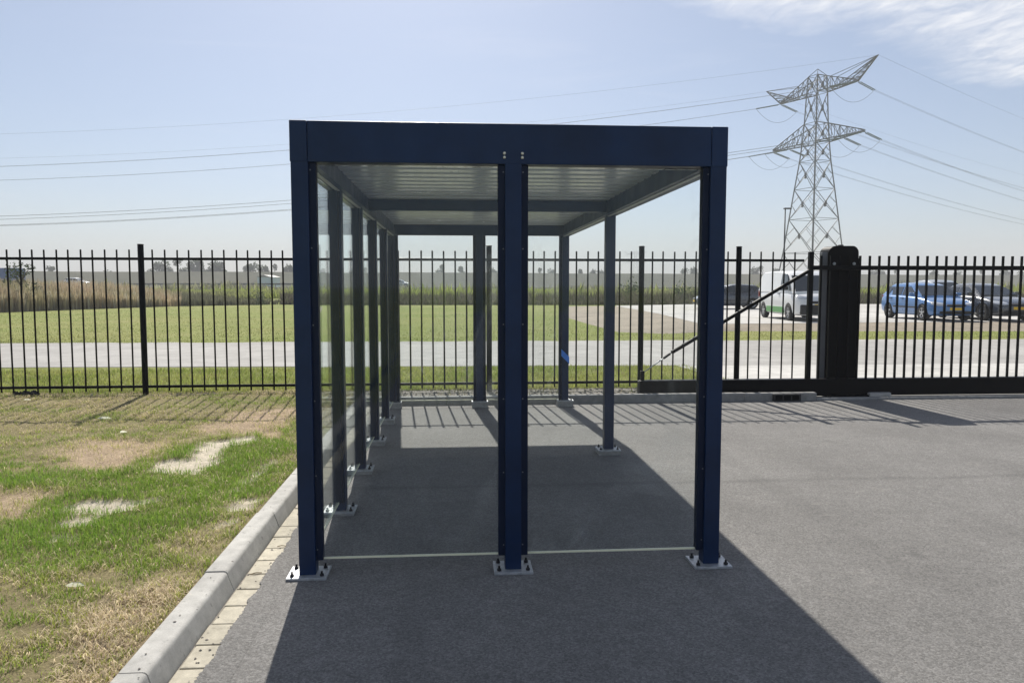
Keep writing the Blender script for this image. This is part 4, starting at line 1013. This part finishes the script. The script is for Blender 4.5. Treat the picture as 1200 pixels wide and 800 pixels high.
# lamp post in the car park
lp = atd(917, 63, 0.1)
lr = empty('lamp_post', lp); tag(lr, 'slim grey lamp post with a flat head beyond the white van', 'lamp post')
zt = zat(246, 63)-0.1
MB().path([(0, 0, 0), (0, 0, 1.2), (0, 0, zt)], [0.09, 0.075, 0.05], 10).build('pole', M_lamp, lr, smooth=True)
MB().box(-0.12, 0.50, -0.14, 0.14, zt-0.02, zt+0.09).build('lamp_head', M_lamp, lr, bevel=0.03)

# ------------------------------------------------------------------ reeds, crop, hedge bank, embankment, dyke
def hstrip(name, x0, x1, prof_, mat, rot, org, seg=60, amp=0.0):
    xs_ = np.linspace(x0, x1, seg); V = []; n = len(prof_)
    for x in xs_:
        for (y, z) in prof_:
            V.append((x, y, z+(amp*(vn(np.array([x*0.05]), np.array([y*0.05]))[0]-0.5) if z > 0.3 else 0)))
    Fq = [(i*n+k, (i+1)*n+k, (i+1)*n+k+1, i*n+k+1) for i in range(seg-1) for k in range(n-1)]
    mb = MB(); mb.v = V; mb.f = Fq; me = mb.mesh(name, mat, True)
    o = link(name, me); o.location = tuple(org); o.rotation_euler = (0, 0, rot); tag(o, kind='structure'); return o
ry = -YAW
hstrip('road_embankment', -420, 420, [(-14, -0.1), (-5, EZ-0.05), (-4, EZ), (5, EZ), (6, EZ-0.05), (16, -0.1)], M_dyke, ry, ld(0, ER+1, 0))
dl = atd(0, 265); dr_ = atd(1200, 372)
da = math.atan2(dr_[1]-dl[1], dr_[0]-dl[0]); mid_ = (dl+dr_)/2
hstrip('dyke', -900, 900, [(-26, -0.2), (-22, 0.3), (-3, 6.4), (-1, 6.75), (3, 6.75), (26, -0.2)], M_dyke, da, (mid_[0], mid_[1], 0), 120, 0.35)

def reeds():
    base = [G(-260, 376, 0), G(-60, 369, 0), G(0, 366, 0), G(100, 362.2, 0), G(200, 358.8, 0), G(350, 356.2, 0), G(480, 357, 0), G(700, 357.5, 0)]
    P = []; H = []; Cc = []
    def along(t):
        t = np.clip(t, 0, 0.9999)*(len(base)-1); i = t.astype(int); f = (t-i)[:, None]; b = np.array(base); return b[i]*(1-f)+b[i+1]*f
    N = 30000; t = rng.random(N); q = along(t); back = rng.random(N)**1.5*16
    d = q-CAM[:2]; d = d/np.linalg.norm(d, axis=1)[:, None]; P = q+d*back[:, None]
    brown = np.clip(1-(t-0.45)/0.22, 0, 1)
    h = (0.75+0.35*rng.random(N)+0.75*np.clip(back/5, 0, 1))*(0.35+0.65*brown)*(0.8+0.4*fbm(P[:, 0], P[:, 1], 0.35, 3))
    c1 = np.array([0.46, 0.35, 0.24]); c2 = np.array([0.30, 0.28, 0.15]); c3 = np.array([0.48, 0.45, 0.34])
    u = rng.random((N, 1)); f = np.clip(fbm(P[:, 0], P[:, 1], 0.3, 3)*1.8-0.4, 0, 1)[:, None]
    col = c1*(1-f)+c2*f; col = np.where(u < 0.2, c3, col)*(0.65+0.7*rng.random((N, 1)))
    col = np.where(brown[:, None] < 0.4, np.array([0.14, 0.14, 0.09])*(0.6+0.8*rng.random((N, 1))), col)
    o = blades('reeds', np.column_stack([P, np.full(N, -0.03)]), h*1.15, 0.05+0.06*rng.random(N), col, 0.16)
    tag(o, 'brown dry reed bed at the edge of the field', 'reeds', kind='stuff')
reeds()
def bank():
    """low dark bank of dead vegetation along the field and the car park, crop behind it"""
    pts = [G(330, 356.8, 0), G(480, 357.3, 0), G(700, 357.3, 0), G(860, 356, 0.1), G(1020, 357, 0.1), G(1210, 357.5, 0.1), (95, 45)]
    N = 26000; t = rng.random(N)*(len(pts)-1-1e-6); i = t.astype(int); f = (t-i)[:, None]; b = np.array(pts); q = b[i]*(1-f)+b[i+1]*f
    back = rng.random(N)*3.0; d = q-CAM[:2]; d /= np.linalg.norm(d, axis=1)[:, None]; P = q+d*back[:, None]
    h = (0.32+0.28*back)*(0.75+0.5*rng.random(N))
    col = np.array([0.13, 0.118, 0.09])*(0.55+0.9*rng.random((N, 1)))
    g_ = rng.random(N) < 0.2; col[g_] = np.array([0.12, 0.14, 0.06])
    tag(blades('dead_bank_vegetation', np.column_stack([P, np.full(N, -0.03)]), h, 0.07+0.07*rng.random(N), col, 0.35), 'low dark bank of dead vegetation beyond the field', 'vegetation', kind='stuff')
    N = 70000; dep = 66+rng.random(N)**1.4*50; lat = (rng.random(N)*2.0-1.0)*dep*0.85
    P = CAM[:2]+np.outer(lat, _R[:2])+np.outer(dep, _H[:2]); n = N
    rise = np.clip((dep-66)/10, 0, 1)
    f = np.clip(fbm(P[:, 0], P[:, 1], 0.09, 4)*2.4-0.75, 0, 1)[:, None]
    col = (np.array([0.30, 0.35, 0.08])*(1-f)+np.array([0.24, 0.24, 0.13])*f)*(0.6+0.8*rng.random((n, 1)))
    h = 0.55+0.65*rng.random(n)+0.35*fbm(P[:, 0], P[:, 1], 0.2, 3); h = h*np.where(rng.random(n) < 0.05*np.clip(fbm(P[:, 0], P[:, 1], 0.12, 3)*4-1.6, 0, 1)*2, 1.3+0.6*rng.random(n), 1)
    tag(blades('crop', np.column_stack([P, np.full(n, -0.03)]), h*0.95, 0.13+0.13*rng.random(n), col, 0.35), 'bright green crop on the far field', 'crop', kind='stuff')
bank()
def scrub():
    N = 9000; lat = (rng.random(N)*2-1)*130; dep = ER-9+6*rng.random(N)
    P = CAM[:2]+np.outer(lat, _R[:2])+np.outer(dep, _H[:2]); f = fbm(P[:, 0], P[:, 1]*0+2, 0.12, 4)
    k = f+0.25*rng.random(N) > 0.52; P, f = P[k], f[k]; n = len(P)
    h = (0.6+2.2*np.clip(f-0.35, 0, 1)*2)*(0.5+0.7*rng.random(n))
    col = (np.array([0.20, 0.22, 0.11])*(1-f[:, None])+np.array([0.34, 0.33, 0.22])*f[:, None])*(0.55+0.8*rng.random((n, 1)))
    tag(blades('scrub', np.column_stack([P, np.full(n, 0.2)]), h, 0.25+0.3*rng.random(n), col, 0.45), 'grey green scrub along the foot of the raised road', 'scrub', kind='stuff')
scrub()
hstrip('far_field', -300, 300, [(62, -0.2), (66, 0.45), (118, 0.55), (122, -0.2)], M_crop, ry, ld(0, 0, 0), 60)

def make_tree(seed, h, w, mat=M_leaf, nleaf=520, ls=0.5, low=0.12):
    r = random.Random(seed); tr = MB(); tr.path([(0, 0, 0), (0.05*h*r.uniform(-.3, .3), 0, h*0.35), (0.03*h*r.uniform(-.5, .5), 0, h*0.75)], [h*0.022, h*0.016, h*0.006], 6)
    cl2 = []
    for k in range(9):
        a = r.random()*6.28; z = h*r.uniform(low+0.12, 0.9); rad = w/2*r.uniform(.25, .75)*math.sqrt(max(.12, 1-((z/h-0.5)/0.52)**2)); c = (rad*math.cos(a), rad*math.sin(a), z)
        tr.path([(0, 0, max(0.1*h, z-0.25*h)), c], [h*0.010, h*0.004], 5); cl2.append((c, w*r.uniform(.16, .30)))
    cr = MB()
    for k in range(nleaf):
        c, s_ = r.choice(cl2); v = Vector((r.gauss(0, 1), r.gauss(0, 1), r.gauss(0, 1))).normalized()*s_*r.random()**0.45; p_ = Vector(c)+Vector((v.x, v.y, v.z*1.15))
        u = Vector((r.gauss(0, 1), r.gauss(0, 1), r.gauss(0, 1))).normalized(); q = u.orthogonal().normalized(); l = ls*r.uniform(.5, 1.2)
        cr.add([p_-u*l, p_-q*l*0.5, p_+u*l, p_+q*l*0.5], [(0, 1, 2, 3)])
    me = bpy.data.meshes.new('crown'); me.from_pydata(cr.v, [], cr.f); me.materials.append(mat)
    return tr.mesh('trunk', M_bark), me
kinds = [make_tree(1, 10, 8.0, nleaf=1100, ls=.55), make_tree(2, 10, 5.2, nleaf=900), make_tree(3, 10, 6.5, nleaf=1000), make_tree(5, 10, 3.6, nleaf=600)]
# px, top y, kind, distance
TREES = [(62, 311, 3, 300), (131, 316, 0, 300), (189, 304.5, 0, 300), (199, 313, 2, 300), (211, 304, 1, 300), (229, 305, 2, 300), (241, 306.5, 1, 302), (256, 307, 2, 302), (247, 312, 0, 310), (297, 307, 0, 305), (309, 312, 2, 305), (323, 311, 1, 305), (338, 311, 2, 305), (290, 313, 1, 310),
         (520, 311.5, 1, 330), (515, 316, 2, 330), (541, 311.5, 3, 330), (578, 315, 2, 335), (630, 315, 1, 345), (647, 314.5, 0, 345), (679, 315, 3, 350), (694, 316.5, 2, 350), (706, 315.5, 0, 350),
         (799, 313, 0, 355), (813, 314, 2, 355), (826, 315, 1, 358), (883, 313.5, 2, 365), (893, 312.5, 1, 365), (908, 314, 3, 365), (1022, 317, 2, 395), (1034, 316, 0, 395), (1050, 317, 1, 395), (1092, 317.5, 2, 400), (1118, 317, 0, 400), (1150, 317, 1, 405), (1176, 316, 2, 405), (1196, 316.5, 0, 405)]
tl = ['broad', 'narrow', 'rounded', 'spindly']
def twhere(px):
    for lim, w_ in ((280, 'beyond the brown reed bed'), (345, 'behind the pale blue shed'), (560, 'beyond the dyke where the silver car passes'), (720, 'beyond the dyke in line with the bare soil'), (840, 'beyond the dyke above the dark hedge bushes'), (950, 'beyond the dyke behind the white van'), (9999, 'beyond the dyke behind the parked cars')):
        if px < lim: return w_
for px, py, k, d in TREES:
    h = zat(py, d); o = empty('distant_tree', atd(px, d, 0.0), random.random()*6.28); tag(o, ('tall ' if py < 308 else 'low ')+tl[k]+' hazy tree '+twhere(px), 'tree', 'trees beyond the dyke')
    sc = h/10.0*1.02; wsc = sc*random.uniform(.9, 1.15)*(1.15 if py < 310 else 0.9); o.scale = (wsc, wsc, sc)
    link('trunk', kinds[k][0], o); link('crown', kinds[k][1], o)
bt = make_tree(9, 4.2, 2.2, M_shrub, 420, 0.10, 0.05)
d = 47; h = zat(303, d); o = empty('young_tree', atd(27, d, 0)); o.scale = (1, 1, h/4.2); tag(o, 'thin young tree growing in the brown reeds', 'tree'); link('trunk', bt[0], o); link('crown', bt[1], o)
bs = make_tree(12, 1.6, 2.6, M_shrub, 420, 0.12, 0.0)
for i, (px, d, sc, lab) in enumerate(((10, 50, 1.35, 'low bush in the reeds beside the young tree'), (305, 62, .75, 'dark green bush at the end of the brown reeds'), (800, 64, 0.95, 'square dark hedge bush on the bank left of the parked cars'), (817, 64, .9, 'second dark hedge bush on the bank left of the parked cars'), (735, 66, 1.1, 'loose spreading shrub on the bank behind the bare soil'))):
    o = empty('shrub', atd(px, d, 0.0 if i != 1 else -0.1), i*1.3); o.scale = (sc,)*3; tag(o, lab, 'shrub'); link('trunk', bs[0], o); link('crown', bs[1], o)

# lorry with blue tarpaulin on the raised road, pale building and guard rail
lo = empty('lorry', atd(-8, ER, EZ), R_(-4)); tag(lo, 'lorry with a blue tarpaulin trailer behind the young tree', 'lorry')
MB().box(-5.2, 5.2, -1.25, 1.25, 1.1, 3.35).build('tarpaulin_trailer', M_tarp, lo, bevel=0.06)
MB().box(-5.2, 5.2, -1.0, 1.0, 0.85, 1.098).build('chassis', M_trim, lo)
MB().prism([(-8.0, .5), (-5.6, .5), (-5.6, 3.1), (-7.4, 3.1), (-7.9, 2.0)], 'y', -1.2, 1.2).build('cab', M_white, lo, bevel=0.08)
for x in (-7.0, 2.0, 3.3, 4.5):
    for y in (-1.0, 1.0):
        MB().path([(x, y-0.15, 0.5), (x, y+0.15, 0.5)], 0.5, 18).build('wheel', M_tyre, lo)
bd = empty('shed', atd(316, 215, 0), R_(-5)); tag(bd, 'pale blue shed below the far trees', 'shed')
MB().box(-1.9, 1.9, -4, 4, 0, 4.0).build('wall', M_clad, bd)
MB().prism([(-2.1, 4.0), (2.1, 4.0), (0, 4.6)], 'y', -4.2, 4.2).build('roof', M_steelg, bd)
gr = empty('guard_rail', ld(-52, ER-4, EZ-0.02), ry); tag(gr, 'thin dark guard rail along the raised road', 'guard rail')
MB().box(-14, 20, -0.05, 0.05, 0.45, 0.72).build('rail', M_steelg, gr)
pm = MB().box(-0.05, 0.05, 0.05, 0.12, -0.1, 0.7).mesh('post', M_steelg)
for i in range(18): o = link('post', pm, gr); o.location = (-13.5+i*1.95, 0, 0)

# ------------------------------------------------------------------ haze
hz = MB().box(-1550, 1550, -1450, 1650, -2, 62).build('haze', None); tag(hz, 'pale daylight haze over the flat land', 'haze', kind='stuff')
hm = bpy.data.materials.new('haze_air'); hm.use_nodes = True; t = hm.node_tree; t.nodes.clear()
ho = t.nodes.new('ShaderNodeOutputMaterial'); pv = t.nodes.new('ShaderNodeVolumePrincipled'); pv.inputs['Density'].default_value = 0.0010
pv.inputs['Color'].default_value = (0.955, 0.975, 1.0, 1); pv.inputs['Anisotropy'].default_value = 0.0
t.links.new(pv.outputs[0], ho.inputs['Volume']); hz.data.materials.append(hm)
